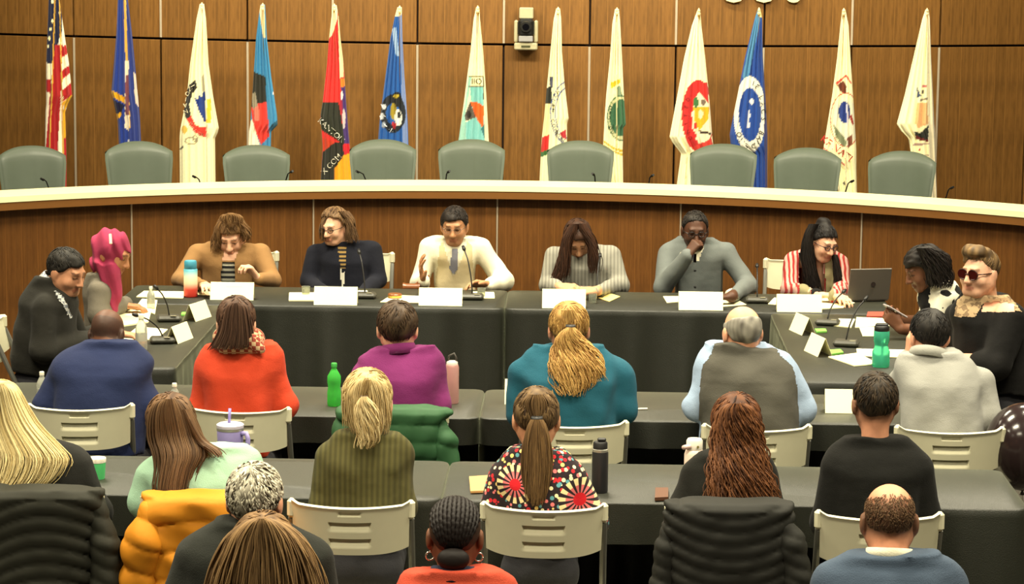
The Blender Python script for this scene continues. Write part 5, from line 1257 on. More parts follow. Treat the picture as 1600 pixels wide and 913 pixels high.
p = person('person in a grey vest over a light blue shirt, balding with grey sides', 11.15,
    [(556, 1130, 1190), (546, 1132, 1188), (553, 1114, 1208), (562, 1100, 1228), (578, 1092, 1240), (620, 1088, 1248), (660, 1090, 1250), (720, 1094, 1246)],
    dict(c=(1159, 520), yaw=197, pitch=8, s=0.975), (224, 164, 130), 'shirt', C('light_blue_shirt', (150, 170, 196), var=0.12), back_arms(((1084, 590), (1064, 638)), ((1250, 590), (1279, 642)), (.068, .06, .045)), lean=0.2, bmax=0.17, head_dy=0.12, seed=35, fold=0.008, nar=0.0,
    regions=[('vest', [(1118, 530), (1108, 556), (1097, 570), (1093, 600), (1090, 660), (1092, 760), (1248, 760), (1250, 660), (1246, 600), (1240, 574), (1222, 556), (1204, 530)], C('grey_vest', (80, 78, 70), var=0.06), -0.006)])
collar_ring(p, 'collar', C('grey_vest', (80, 78, 70), var=0.06), 0.30, 0.060, 0.035)
def fringe(p, c1, c2, top=0.062, t=0.008, seed=0):
    F = Field(); F.ell(HT(p, (0, -0.014, 0.030)), np.array((0.076 + t, 0.097 + t, 0.086 + t)) * p['sc'], p['R'], 0.01); plane_cut(F, p['c'], p['R'], p['sc'], LINE_M)
    R, c, sc = p['R'], p['c'], p['sc']
    def fn(X, Y, Z):
        x, y, z = X - c[0], Y - c[1], Z - c[2]; lz = (R[0, 2] * x + R[1, 2] * y + R[2, 2] * z) / sc; ly = (R[0, 1] * x + R[1, 1] * y + R[2, 1] * z) / sc
        return (top - 0.25 * ly - lz) * sc
    F._p(c - 0.4, c + 0.4, fn, 0.012, True); V, Q = F.mesh(0.007, wobble(0.002, seed, (70, 70, 70)))
    k = np.clip(0.5 + 0.4 * wobble(1, seed, (110, 110, 40))(V[:, 0], V[:, 1], V[:, 2]), 0, 1)[:, None]; put_hair(p, V, Q, np.array(lin(c1)) * (1 - k) + np.array(lin(c2)) * k)
fringe(p, (96, 92, 86), (168, 164, 152), 0.05, 0.008, 35)
p = person('person in a light grey sweater with short black hair, hand at the ear', 11.1,
    [(566, 1424, 1484), (556, 1428, 1484), (562, 1410, 1500), (572, 1400, 1518), (590, 1396, 1532), (625, 1398, 1542), (665, 1400, 1548), (720, 1404, 1546)],
    dict(c=(1452, 526), yaw=190, pitch=12, s=0.938), (226, 164, 132), 'sweater', C('light_grey_sweater', (150, 150, 144), var=0.07), lean=0.25, bmax=0.15, head_dy=0.2, seed=36,
    arms=[dict(p=[(1408, 596, 0.06), (1404, 612, 0.30), (1420, 560, 0.36)], r=(.066, .056, .042), hand=dict(dir=(0.05, -0.15, 0.9), palm=(0.8, 0.2, 0), curl=(20, 30, 20), thumb=-1)), dict(p=[(1532, 600, 0.04), (1545, 655, 0.02), (1520, 640, 0.3)], r=(.066, .056, .042))])
short(p, (20, 18, 18), (40, 36, 32), 0.012, seed=36)
collar_ring(p, 'hood', C('grey_marl', (150, 150, 142), var=0.2), 0.22, 0.070, 0.05, 0.014, 0.010)

# ================================================================== second audience row
p = person('person with long pale blond hair and a black sweater at the left edge', 9.52,
    [(690, -30, 60), (698, -50, 92), (708, -66, 116), (725, -76, 132), (760, -80, 142), (830, -80, 140)],
    dict(c=(0, 648), yaw=175, pitch=4, s=1.02), SKIN_L, 'sweater', C('black_knit', (20, 20, 16)), back_arms((None, None), ((140, 740), (172, 800)), (.072, .062, .045), YY=9.52), lean=0.08, bmax=0.14, head_dy=0.08, seed=41, fem=True)
st = Strands(41); cr = [(600, -24, 18), (612, -38, 32), (635, -46, 44), (665, -52, 62, -.01), (695, -55, 90, -.03), (718, -56, 108, -.05), (745, -58, 96, -.07), (770, -58, 66, -.09), (790, -58, 40, -.10)]
sheet(st, cr, p['hY'] - 0.05, 0.13, 190, 0.0058, (150, 126, 70), (240, 224, 170), 0.0, 40, 7, 0.34, npt=18, taper=0.15)
Fh = Field(); sheet_core(Fh, cr[:7], p['hY'] - 0.04, 0.12, shrink=0.84); V_, Q_ = Fh.mesh(0.011)
cap = hair_cap(p['c'], p['R'], p['sc'], 0.013, LINE_W, c1=(170, 146, 90), c2=(226, 206, 148), seed=41)
put_hair(p, *join(cap, (V_, Q_, np.tile(lin((176, 152, 96)), (len(V_), 1))), st.data()))

p = person('person in a mint green sweater with long brown hair falling to the right', 9.52,
    [(704, 296, 376), (711, 262, 392), (722, 240, 402), (745, 226, 408), (780, 222, 410), (840, 222, 408)],
    dict(c=(268, 668), yaw=200, pitch=10, roll=8, s=1.02), SKIN_L, 'sweater', C('mint_knit', (150, 186, 160), var=0.06), back_arms(((214, 745), (203, 785)), ((412, 745), (424, 800)), (.062, .056, .042), YY=9.52), lean=0.1, bmax=0.14, head_dy=0.08, seed=42, fem=True)
st = Strands(42); cr = [(624, 250, 280), (634, 238, 292), (655, 231, 305), (685, 231, 316), (710, 240, 322, -.03), (735, 244, 308, -.05), (765, 242, 298, -.07), (815, 252, 290, -.10)]
sheet(st, cr, p['hY'] - 0.04, 0.13, 130, 0.006, (62, 44, 30), (126, 96, 66), 0.0, 40, 5, 0.22, npt=18, taper=0.2)
sheet(st, [(640, 276, 298), (670, 292, 310), (690, 302, 324), (703, 316, 345, -.02), (716, 330, 354, -.04)], p['hY'] - 0.04, 0.11, 36, 0.007, (70, 50, 34), (122, 92, 64), 0.0, 40, 3, 0.25, npt=16)
Fh = Field(); sheet_core(Fh, cr[:7], p['hY'] - 0.03, 0.12, shrink=0.84); V_, Q_ = Fh.mesh(0.010)
cap = hair_cap(p['c'], p['R'], p['sc'], 0.013, LINE_W, c1=(70, 50, 36), c2=(120, 90, 62), seed=42)
put_hair(p, *join(cap, (V_, Q_, np.tile(lin((78, 56, 40)), (len(V_), 1))), st.data()))

p = person('person in a ribbed olive sweater with blond hair half tied back', 9.55,
    [(684, 530, 618), (691, 510, 634), (702, 502, 640), (730, 498, 640), (790, 500, 638), (850, 502, 636)],
    dict(c=(574, 630), yaw=182, pitch=8, s=1.02), SKIN_L, 'sweater', C('olive_rib', (80, 76, 40), pattern='rib', scale=0.75), back_arms(((490, 715), (482, 790)), ((646, 715), (648, 790)), (.062, .056, .042), YY=9.55), lean=0.1, bmax=0.13, head_dy=0.08, seed=43, fem=True)
st = Strands(43)
cap = hair_cap(p['c'], p['R'], p['sc'], 0.014, LINE_W, c1=(150, 124, 78), c2=(206, 184, 132), seed=43)
sheet(st, [(591, 562, 586), (600, 548, 600), (618, 538, 609), (640, 537, 611), (662, 540, 610), (682, 546, 606)], p['hY'] - 0.02, 0.115, 70, 0.0065, (146, 118, 70), (220, 200, 150), 0.003, 40, 3, 0.3)
sheet(st, [(594, 564, 584), (606, 556, 588), (618, 562, 576), (626, 564, 573)], p['hY'] - 0.03, 0.115, 30, 0.006, (130, 104, 60), (196, 170, 116), 0.0, 40, 1, 0.05)
sheet(st, [(620, 564, 574), (635, 558, 584), (660, 556, 594), (685, 560, 590), (702, 560, 578)], p['hY'] - 0.13, 0.04, 40, 0.007, (160, 132, 80), (230, 212, 164), 0.007, 45, 4, 0.25, npt=20)
put_hair(p, *join(cap, st.data()))
MB().tube([PY(563, 622, p['hY'] - 0.14), PY(575, 622, p['hY'] - 0.14)], 0.010, 8).build('hair_tie', plain('brown_elastic', (80, 60, 40), 0.6), p['root'], p['base'], True)

p = person('person in a colourful floral blouse with a long brown ponytail', 9.55,
    [(708, 800, 880), (715, 788, 892), (726, 780, 902), (750, 776, 910), (790, 774, 914), (850, 776, 912)],
    dict(c=(838, 655), yaw=180, pitch=8, s=0.970), (206, 150, 116), 'blouse', C('floral_print', (40, 30, 34), pattern='spots', scale=1.6), back_arms(((764, 745), (752, 800)), ((918, 745), (948, 815)), (.06, .056, .042), YY=9.55, sleeve=2, sleeve_to=0.3), lean=0.1, bmax=0.13, head_dy=0.08, seed=44, fem=True)
fm = bpy.data.materials.get('floral_print'); nt = fm.node_tree; bs = nt.nodes['Principled BSDF']; prev = bs.inputs['Base Color'].links[0].from_socket
v_ = coords(nt); sx = N(nt, 'ShaderNodeSeparateXYZ'); nt.links.new(v_, sx.inputs[0]); curc = prev
for px, py, sz in ((804, 764, 1.0), (906, 790, 1.15), (822, 850, 1.0)):
    q = PY(px, py, 9.42) - p['base']; dx = math_(nt, 'SUBTRACT', sx.outputs[0], q[0]); dz = math_(nt, 'SUBTRACT', sx.outputs[2], q[2])
    rr = math_(nt, 'DIVIDE', math_(nt, 'SQRT', math_(nt, 'ADD', math_(nt, 'MULTIPLY', dx, dx), math_(nt, 'MULTIPLY', dz, dz))), sz); an = math_(nt, 'ARCTAN2', dz, dx)
    pet = math_(nt, 'GREATER_THAN', math_(nt, 'SINE', math_(nt, 'MULTIPLY', an, 15.0)), -0.1)
    sun = mixc(nt, pet, lin4((40, 30, 34)), ramp(nt, math_(nt, 'DIVIDE', rr, 0.075), [(0.0, lin4((214, 110, 110))), (0.6, lin4((214, 110, 110))), (0.62, lin4((236, 214, 160))), (1.0, lin4((236, 206, 150)))]))
    sun = mixc(nt, math_(nt, 'LESS_THAN', rr, 0.021), sun, lin4((196, 26, 36)))
    curc = mixc(nt, math_(nt, 'LESS_THAN', rr, 0.068), curc, sun)
nt.links.new(curc, bs.inputs['Base Color'])
cap = hair_cap(p['c'], p['R'], p['sc'], 0.010, [(-0.13, -0.08), (-0.075, -0.07), (-0.03, -0.01), (0.0, 0.01), (0.04, 0.045), (0.13, 0.07)], c1=(64, 48, 32), c2=(118, 94, 62), seed=44)
st = Strands(44)
sheet(st, [(617, 822, 854), (630, 808, 866), (645, 812, 864), (658, 830, 848)], p['hY'] - 0.01, 0.11, 50, 0.0055, (74, 56, 36), (134, 106, 70), 0.0, 40, 1, 0.05)
sheet(st, [(656, 830, 848), (670, 824, 854), (700, 817, 860), (735, 816, 860), (765, 820, 854), (792, 828, 846)], p['hY'] - 0.13, 0.055, 80, 0.0065, (74, 54, 34), (134, 104, 66), 0.002, 30, 3, 0.16, npt=18)
put_hair(p, *join(cap, st.data()))
MB().tube([PY(830, 656, p['hY'] - 0.14), PY(848, 656, p['hY'] - 0.14)], 0.013, 8).build('hair_tie', M_black, p['root'], p['base'], True)

p = person('person with long curly auburn hair in a dark top, jacket over the chair', 9.55,
    [(716, 1098, 1196), (724, 1080, 1206), (738, 1070, 1212), (770, 1066, 1214), (840, 1068, 1212)],
    dict(c=(1150, 668), yaw=180, pitch=6, s=1.0), SKIN_L, 'top', C('dark_green_top', (22, 22, 17)), back_arms(((1062, 748), (1048, 800)), ((1216, 750), (1226, 800)), (.062, .056, .042), YY=9.55), lean=0.08, bmax=0.13, head_dy=0.06, seed=45, fem=True)
st = Strands(45); cr = [(631, 1136, 1166), (642, 1124, 1178), (665, 1116, 1187), (695, 1112, 1193), (730, 1108, 1200, -.03), (765, 1104, 1212, -.05), (806, 1104, 1222, -.06)]
sheet(st, cr, p['hY'] - 0.04, 0.14, 130, 0.0072, (56, 32, 20), (126, 80, 46), 0.0085, 62, 4, 0.10, npt=34)
Fh = Field(); sheet_core(Fh, cr, p['hY'] - 0.03, 0.13, shrink=0.86); V_, Q_ = Fh.mesh(0.010)
cap = hair_cap(p['c'], p['R'], p['sc'], 0.016, LINE_W, c1=(58, 34, 22), c2=(108, 66, 38), seed=45)
put_hair(p, *join(cap, (V_, Q_, np.tile(lin((62, 37, 24)), (len(V_), 1))), st.data()))

p = person('person in a black sweater with short dark hair in the second row at right', 9.55,
    [(684, 1338, 1398), (691, 1322, 1416), (701, 1306, 1434), (718, 1294, 1448), (745, 1288, 1454), (800, 1290, 1452), (850, 1292, 1450)],
    dict(c=(1367, 630), yaw=184, pitch=2, s=0.943), (206, 146, 114), 'sweater', C('black_wool', (14, 14, 11)), back_arms(((1284, 738), (1267, 815)), ((1458, 738), (1469, 805)), (.072, .062, .045), YY=9.55), lean=0.08, bmax=0.14, head_dy=0.06, seed=46,
    paint=dict(fade=((70, 54, 40), lambda x, y, z: np.where((y < 0.02) & (z > -0.07), 0.6 * np.clip((z + 0.08) / 0.04, 0, 1), 0))))
short(p, (30, 25, 20), (62, 50, 36), 0.009, [(-0.13, -0.045), (-0.075, -0.04), (-0.03, 0.0), (0.0, 0.012), (0.03, 0.03), (0.05, 0.06), (0.12, 0.08)], seed=46)

# ================================================================== third row
p = person('person with curly grey hair and a dark green sweater in the third row', 7.95,
    [(824, 346, 442), (834, 322, 470), (846, 300, 492), (866, 284, 508), (900, 274, 516), (960, 270, 520)],
    dict(c=(399, 783), yaw=172, pitch=4, s=0.967), (220, 162, 130), 'sweater', C('dark_green_knit', (34, 36, 31)), back_arms(((272, 880), (238, 960)), ((520, 880), (540, 960)), (.075, .066, .045), YY=7.95), lean=0.05, bmax=0.14, head_dy=0.05, seed=51)
st = Strands(51)
cap = hair_cap(p['c'], p['R'], p['sc'], 0.012, c1=(104, 98, 84), c2=(222, 216, 194), rough=0.003, seed=51, nl=900, ln=0.022)
g = st.g
for i in range(0):
    th_, ph_ = g.uniform(0, 2 * math.pi), math.acos(g.uniform(-0.35, 1)); dv = np.array([math.sin(ph_) * math.cos(th_), math.sin(ph_) * math.sin(th_), math.cos(ph_)])
    if dv[1] > 0.45 and dv[2] < 0.75: continue
    q0 = np.array([0, -0.014, 0.03]) + dv * np.array([0.086, 0.107, 0.096]); tg = np.cross(dv, g.normal(size=3)) + np.array([0, 0, -0.8]); tg /= np.linalg.norm(tg)
    st.lock([HT(p, q0), HT(p, q0 + tg * 0.012 + dv * 0.005), HT(p, q0 + tg * 0.024 - dv * 0.002)], 0.0026, mixcol((120, 114, 98), (220, 214, 194), g.uniform(0, 1)), n=6, sides=4)
put_hair(p, *cap)
p = person('person with loose light brown hair at the bottom edge, nearest the camera', 7.25,
    [(950, 370, 456), (960, 340, 486), (975, 320, 505), (1010, 310, 515), (1060, 308, 518)],
    dict(c=(412, 872), yaw=182, pitch=4, s=1.04), SKIN_L, 'top', C('brown_top', (70, 60, 50)), back_arms(((304, 1010), (298, 1060)), ((520, 1010), (526, 1060)), (.062, .056, .042), YY=7.25), lean=0.05, bmax=0.13, head_dy=0.05, seed=52, fem=True)
st = Strands(52); cr = [(811, 396, 424), (820, 376, 446), (840, 352, 472), (865, 338, 488), (895, 325, 500), (930, 316, 508), (970, 314, 512)]
sheet(st, cr, p['hY'] - 0.02, 0.15, 130, 0.007, (84, 62, 40), (158, 126, 84), 0.002, 30, 5, 0.1, npt=18)
Fh = Field(); sheet_core(Fh, cr, p['hY'] - 0.01, 0.14, shrink=0.88); V_, Q_ = Fh.mesh(0.011)
cap = hair_cap(p['c'], p['R'], p['sc'], 0.015, LINE_W, c1=(90, 66, 42), c2=(146, 114, 76), seed=52)
put_hair(p, *join(cap, (V_, Q_, np.tile(lin((96, 72, 48)), (len(V_), 1))), st.data()))
p = person('person with cornrow braids, hoop earrings and an orange top in the third row', 7.8,
    [(892, 672, 750), (899, 640, 776), (908, 622, 794), (925, 612, 804), (960, 608, 808)],
    dict(c=(711, 838), yaw=180, pitch=6, s=0.951), SKIN_B, 'top', C('rust_top', (176, 66, 44)), back_arms(((606, 940), (598, 1000)), ((810, 940), (818, 1000)), (.062, .056, .042), YY=7.8), lean=0.08, bmax=0.13, head_dy=0.08, seed=53, fem=True)
cap = hair_cap(p['c'], p['R'], p['sc'], 0.006, [(-0.13, -0.08), (-0.075, -0.07), (-0.03, -0.012), (0.0, 0.004), (0.04, 0.04), (0.13, 0.07)], c1=(60, 44, 34), c2=(60, 44, 34), rough=0.0, seed=53, nl=0)
st = Strands(53)
for k in range(13):                                            # braids run from the hairline over the crown to the nape
    a = -1 + 2 * (k + 0.5) / 13; P = []
    for t in np.linspace(0, 1, 12):
        phi = math.radians(62 + t * 165); w_ = math.sin(math.pi * min(1, 0.12 + t * 0.88)) ** 0.6; lat = a * 1.12 * w_
        v = np.array([math.sin(lat), math.cos(lat) * math.cos(phi), math.cos(lat) * math.sin(phi)])
        P.append(HT(p, np.array([0, -0.014, 0.03]) + v * np.array([0.084, 0.105, 0.094])))
    st.lock(P, 0.0085, lin((26, 20, 18)), 0.8, 0.0015, 300, 40, 6)
F = Field(); F.ell(HT(p, (0, -0.105, -0.06)), (0.05, 0.03, 0.035), p['R'], 0.01); V_, Q_ = F.mesh(0.007)
put_hair(p, *join(cap, st.data(), (V_, Q_, np.tile(lin((26, 20, 18)), (len(V_), 1)))))
for px, py in ((672, 869), (748, 871)):
    c_ = PY(px, py, p['hY']); MB().tube([c_ + 0.013 * np.array([math.cos(a), 0.25 * math.cos(a), math.sin(a)]) for a in np.linspace(0, 2 * math.pi, 18)], 0.0028, 6).build('hoop_earring', plain('silver', (220, 214, 200), 0.25, metal=0.9), p['root'], p['base'], True)
collar_ring(p, 'collar', C('navy_collar', (40, 46, 66)), 0.20, 0.062, 0.05, 0.02)
p = person('person in a slate blue suit with a bald crown at the bottom right', 7.8,
    [(866, 1348, 1430), (874, 1326, 1456), (884, 1300, 1478), (900, 1284, 1492), (960, 1278, 1500)],
    dict(c=(1389, 814), yaw=180, pitch=8, s=0.966), (214, 150, 116), 'suit_jacket', C('slate_suit', (66, 80, 98), var=0.06), back_arms(((1268, 915), (1258, 980)), ((1508, 915), (1516, 980)), (.072, .066, .045), YY=7.8), lean=0.08, bmax=0.14, head_dy=0.08, seed=54, neck_r=0.058,
    paint=dict(fade=((80, 60, 44), lambda x, y, z: np.where((y < 0.03) & (z > -0.055), np.clip((0.085 - z) / 0.035, 0, 1) * 0.8 * np.clip((z + 0.055) / 0.03, 0, 1), 0))))
collar_ring(p, 'shirt_collar', C('white_shirt', (232, 226, 200), var=0.05), 0.36, 0.064, 0.035, 0.004)
put_hair(p, *scatter(p['c'], p['R'], p['sc'], 0.0015, LINE_M, 1500, 0.012, (84, 64, 46), (124, 96, 70), 54, 0.0012, 0.062))

# ================================================================== FOLDING CHAIRS
M_plast = plain('cream_plastic', (212, 208, 178), 0.45, 0.03)
M_cframe = plain('grey_steel_tube', (112, 112, 104), 0.4, metal=0.3)
def folding_chair(label):
    t = thing('folding_chair', label, 'chair', group='cream folding chairs')
    W, z0, z1 = 0.212, 0.675, 0.850
    us = np.linspace(-1, 1, 61); vs = np.linspace(0, 1, 41); V = []; F = []
    def slot(u_, v):
        d = 0.0
        for (vc, hw, hh) in ((0.60, 0.36, 0.085), (0.25, 0.36, 0.085), (0.87, 0.17, 0.035)):
            if abs(u_) < hw and abs(v - vc) < hh: d = max(d, 0.016 * (0.15 + 0.85 * (v - vc + hh) / (2 * hh)) if hh > 0.05 else 0.006)
        return d
    for side in (0, 1):
        for v in vs:
            for u_ in us:
                top = z1 + 0.008 * u_ * u_ + 0.012 * max(0, abs(u_) - 0.88) / 0.12
                bot = z0 + 0.022 * u_ ** 4 + 0.0
                z = bot + (top - bot) * v
                y = 0.055 * (u_ * u_ - 1) - 0.03 * (v - 0.5)
                th = 0.011 + 0.006 * max(0, (v - 0.92) / 0.08)
                V.append((W * u_ * (1 - 0.03 * (1 - v)), y + (th if side else -th + slot(u_, v)), z))
    nu, nv = len(us), len(vs); m = nu * nv
    for j in range(nv - 1):
        for i in range(nu - 1):
            a = j * nu + i; F.append((a, a + 1, a + nu + 1, a + nu)); F.append((m + a, m + a + nu, m + a + nu + 1, m + a + 1))
    ring = list(range(nu)) + [j * nu + nu - 1 for j in range(1, nv)] + [(nv - 1) * nu + i for i in range(nu - 2, -1, -1)] + [j * nu for j in range(nv - 2, 0, -1)]
    for a, b in zip(ring, ring[1:] + ring[:1]): F.append((b, a, m + a, m + b))
    ob = mesh_obj('backrest', V, F, M_plast, t, smooth=True); md = ob.modifiers.new('edge', 'EDGE_SPLIT'); md.split_angle = math.radians(40)
    for sx in (-1, 1):
        MB().box((sx * (W + 0.002), -0.004, 0.835), (0.030, 0.034, 0.070), bev=0.010).build('corner_cap', M_plast, t)
        MB().tube([(sx * (W + 0.002), 0.0, 0.80), (sx * (W + 0.002), 0.06, 0.66), (sx * (W + 0.002), 0.16, 0.44), (sx * (W + 0.002), 0.37, 0.0)], 0.0125, 8).build('side_rail', M_cframe, t)
        MB().tube([(sx * (W - 0.022), 0.34, 0.43), (sx * (W - 0.022), 0.0, 0.0)], 0.0115, 8).build('rear_leg', M_cframe, t)
    MB().tube([(-W, 0.31, 0.13), (W, 0.31, 0.13)], 0.008, 6).build('stretcher', M_cframe, t)
    MB().box((0, 0.22, 0.425), (0.385, 0.36, 0.026), bev=0.012).build('seat', M_plast, t)
    return t
cproto = None
chairs = [  # px of the back centre, Y, turn, label
    (126, 11.0, 0.10, 'cream folding chair behind the blue suit in the first row'), (372, 11.0, -0.05, 'cream folding chair behind the orange sweater'), (617, 11.0, 0.0, 'cream folding chair under the green jacket'),
    (897, 10.8, 0.05, 'cream folding chair behind the teal T-shirt'), (1183, 10.78, 0.05, 'cream folding chair behind the grey vest'), (1485, 10.8, 0.0, 'cream folding chair behind the light grey sweater'),
    (62, 9.30, 0.0, 'cream folding chair under the black puffer jacket at the left edge'), (318, 9.30, 0.0, 'cream folding chair under the mustard jacket'), (549, 9.27, 0.0, 'cream folding chair behind the olive ribbed sweater'),
    (852, 9.27, 0.0, 'cream folding chair behind the floral blouse'), (1142, 9.27, 0.0, 'cream folding chair under the dark puffer jacket of the curly haired person'), (1379, 9.22, 0.0, 'cream folding chair behind the black sweater'),
    (378, 15.98, math.pi, 'cream folding chair behind the tan blazer'), (558, 16.0, math.pi, 'cream folding chair behind the navy blazer'), 
    (1250, 15.95, math.pi - 0.1, 'cream folding chair behind the red striped jacket'),
    (0, 13.15, -1.45, 'cream folding chair behind the dark grey suit at the left edge')]
for px, Y, rz, lab in chairs:
    if cproto is None: c = cproto = folding_chair(lab)
    else: c = copy_tree(cproto); c['label'] = lab
    x = PY(px, 640 if Y < 12 else 480, Y)[0]; c.location = (x, Y, 0); c.rotation_euler = (0, 0, rz)

# ================================================================== JACKETS ON CHAIRS
def jacket(label, rows, Y, mat, b=0.055, pitch=0.06, amp=0.007, arc=0.5, sleeves=(), seed=0, noise_amp=0.004, cx=None, h=0.009, extra=None):
    sec = []
    for py, xl, xr in rows:
        l, q = PY(xl, py, Y), PY(xr, py, Y); sec.append(((l[2] + q[2]) / 2, (l[0] + q[0]) / 2, (q[0] - l[0]) / 2, Y, b))
    sec = sorted(sec); zt = sec[-1][0]; sec.append((zt + 0.026, sec[-1][1], sec[-1][2] * 0.96, Y, b * 0.72))
    base = np.array([sec[0][1], Y, 0]); mid = sec[0][1] if cx is None else cx
    root = thing('jacket', label, 'jacket', tuple(base), group=None)
    wa_, wc_ = wobble(noise_amp, seed, (14, 14, 14)), wobble(noise_amp * 0.7, seed + 9, (45, 30, 40))
    wb = lambda x, y, z: wa_(x, y, z) + wc_(x, y, z)
    def quilt(x, y, z):
        s_ = (z + arc * (x - mid) ** 2) / pitch
        return amp * (1 - np.abs(np.sin(math.pi * s_)) ** 0.5) + wb(x, y, z)
    F = Field(); F.sections(sec, 0.02, 3.0)
    if extra: extra(F)
    V, Q = F.mesh(h, quilt); mesh_obj('body', V, Q, mat, root, base)
    for P, r in sleeves:
        F = Field(); F.chain([PY(a, c_, Y + dy) for a, c_, dy in P], r, 0.02)
        a0 = PY(P[0][0], P[0][1], Y)
        def quilt2(x, y, z):
            s_ = (z + 0.35 * (x - a0[0])) / pitch; return amp * (1 - np.abs(np.sin(math.pi * s_)) ** 0.5) + wb(x, y, z)
        V, Q = F.mesh(h, quilt2); mesh_obj('sleeve', V, Q, mat, root, base)
    return root
M_puff = plain('black_nylon', (38, 38, 30), 0.75, 0.15, spec=0.25); M_puff2 = plain('charcoal_nylon', (34, 34, 30), 0.72, 0.15, spec=0.25)
jacket('black quilted puffer jacket hung over a chair at the left edge', [(772, -62, 168), (800, -70, 166), (850, -78, 160), (913, -84, 150), (980, -86, 150)], 9.25, M_puff, 0.09, 0.058, 0.010, 1.6,
       [([(152, 792, -0.02), (164, 850, -0.03), (168, 913, -0.03), (168, 980, -0.02)], [0.035, 0.055, 0.06, 0.055])], 61, 0.0015, PY(80, 850, 9.28)[0])
jacket('mustard yellow down jacket hung over a chair behind the mint sweater', [(779, 216, 420), (810, 216, 426), (850, 222, 440), (913, 220, 452), (980, 220, 456)], 9.25, plain('mustard_nylon', (196, 126, 26), 0.7, 0.15, scale=10, spec=0.25), 0.09, 0.10, 0.016, 0.6,
       [([(236, 800, -0.03), (224, 850, -0.05), (214, 905, -0.05), (205, 980, -0.04)], [0.045, 0.07, 0.068, 0.06]), ([(412, 800, -0.0), (432, 850, -0.03), (446, 910, -0.03), (452, 980, -0.02)], [0.04, 0.05, 0.05, 0.05])], 62, 0.008)
jacket('green puffer jacket hung over a chair behind the purple pullover', [(643, 518, 710), (670, 526, 698), (700, 524, 700), (760, 524, 700)], 10.93, plain('green_nylon', (44, 82, 50), 0.65, 0.12, spec=0.25), 0.08, 0.075, 0.010, 0.1,
       [([(686, 654, -0.01), (700, 690, -0.03), (698, 730, -0.03), (690, 775, -0.02)], [0.03, 0.052, 0.055, 0.05]), ([(532, 660, -0.01), (530, 700, -0.03), (530, 770, -0.02)], [0.035, 0.045, 0.045])], 63, 0.007)
jacket('dark charcoal puffer jacket hung over a chair behind the curly hair', [(792, 1032, 1244), (830, 1034, 1242), (870, 1038, 1238), (913, 1040, 1234), (980, 1040, 1236)], 9.22, M_puff2, 0.09, 0.050, 0.008, -1.3,
       [([(1216, 806, -0.02), (1236, 850, -0.03), (1246, 905, -0.03), (1250, 980, -0.02)], [0.035, 0.052, 0.055, 0.05]), ([(1052, 806, -0.0), (1040, 860, -0.02), (1034, 915, -0.02), (1032, 980, -0.02)], [0.03, 0.042, 0.045, 0.045])], 64, 0.002)

# ================================================================== THINGS ON THE TABLES
M_paper = plain('white_paper', (248, 243, 196), 0.8, 0.02)
M_card = plain('white_card', (250, 246, 200), 0.7, 0.01)
def paper(label, quad, n=1, mat=None, cat='paper', name='paper_sheet', group='loose papers', z=TT + 0.004):
    """a sheet (or stack) lying on the table: four picture corners, seen on the table plane"""
    P = [PZ(x, y, z) for x, y in quad]; c = np.mean(P, 0); th = 0.0015 * n + 0.001
    V = [q - c + np.array([0, 0, 0]) for q in P] + [q - c + np.array([0, 0, th]) for q in P]
    a = np.cross(P[1] - P[0], P[3] - P[0])[2]
    F = [(3, 2, 1, 0), (4, 5, 6, 7), (0, 1, 5, 4), (1, 2, 6, 5), (2, 3, 7, 6), (3, 0, 4, 7)]
    if a < 0: F = [f[::-1] for f in F]
    o = mesh_obj(name, V, F, mat or M_paper, smooth=False); o.location = c; return tag(o, label, cat, group)
def tent(label, px, py, wpx, hpx, Y_off=0.05, rz=0.0, w_=None, hh=None, group='folded name cards'):
    """folded card standing on the table; px, py = middle of its near lower edge"""
    b = PZ(px, py, TT + 0.003); w_ = w_ or wpx / S(b[1]); hh = hh or hpx / S(b[1])
    t = thing('name_card', label, 'name card', tuple(b), rz, group)
    lean = hh * 0.42; th = 0.0012
    for nm, y0, y1 in (('front_leaf', 0, lean), ('back_leaf', 2 * lean, lean)):
        V = [(-w_ / 2, y0, 0), (w_ / 2, y0, 0), (w_ / 2, y1, hh), (-w_ / 2, y1, hh)]; V += [(x, y + (th if y0 else -th), z) for x, y, z in V]
        mesh_obj(nm, V, [(0, 1, 2, 3), (7, 6, 5, 4), (0, 4, 5, 1), (1, 5, 6, 2), (2, 6, 7, 3), (3, 7, 4, 0)], M_card, t, smooth=False)
    return t
for px, py, w_, hh, nm in [(362, 469, 69, 27, 'in front of the tan blazer'), (524, 477, 69, 28, 'in front of the navy blazer'), (688, 478, 69, 27, 'in front of the white shirt and tie'),
                     (881, 482, 69, 29, 'in front of the pale grey sweater'), (1095, 485, 70, 28, 'in front of the grey cardigan'), (1249, 488, 71, 27, 'in front of the red striped jacket')]:
    t = tent('white folded name card ' + nm, px, py, w_, hh)
    if px == 362:
        b_ = MB().box((0.0, 0.05 - 0.0, 0.07), (0.09, 0.002, 0.004)).build('faint_print', plain('pale_grey_ink', (190, 188, 170), 0.8), t)
        b_.location = (0.01, -0.0205, 0.0)
for (px, py, rz, hh, nm) in [(318, 499, 1.27, 0.090, 'on the left side table near the tumbler'), (290, 533, 1.32, 0.085, 'on the left side table nearest the audience'),
                     (1243, 520, -1.30, 0.092, 'on the right side table nearest the head table'), (1267, 553, -1.30, 0.092, 'on the right side table beside the green notes in front')]:
    tent('white folded name card tilted ' + nm, px, py, 0, 0, rz=rz, w_=0.20, hh=hh)
tent('white folded card half hidden by the teal T-shirt', 800, 632, 24, 38); tent('blank white folded card beside the grey vest', 1311, 646, 44, 36)
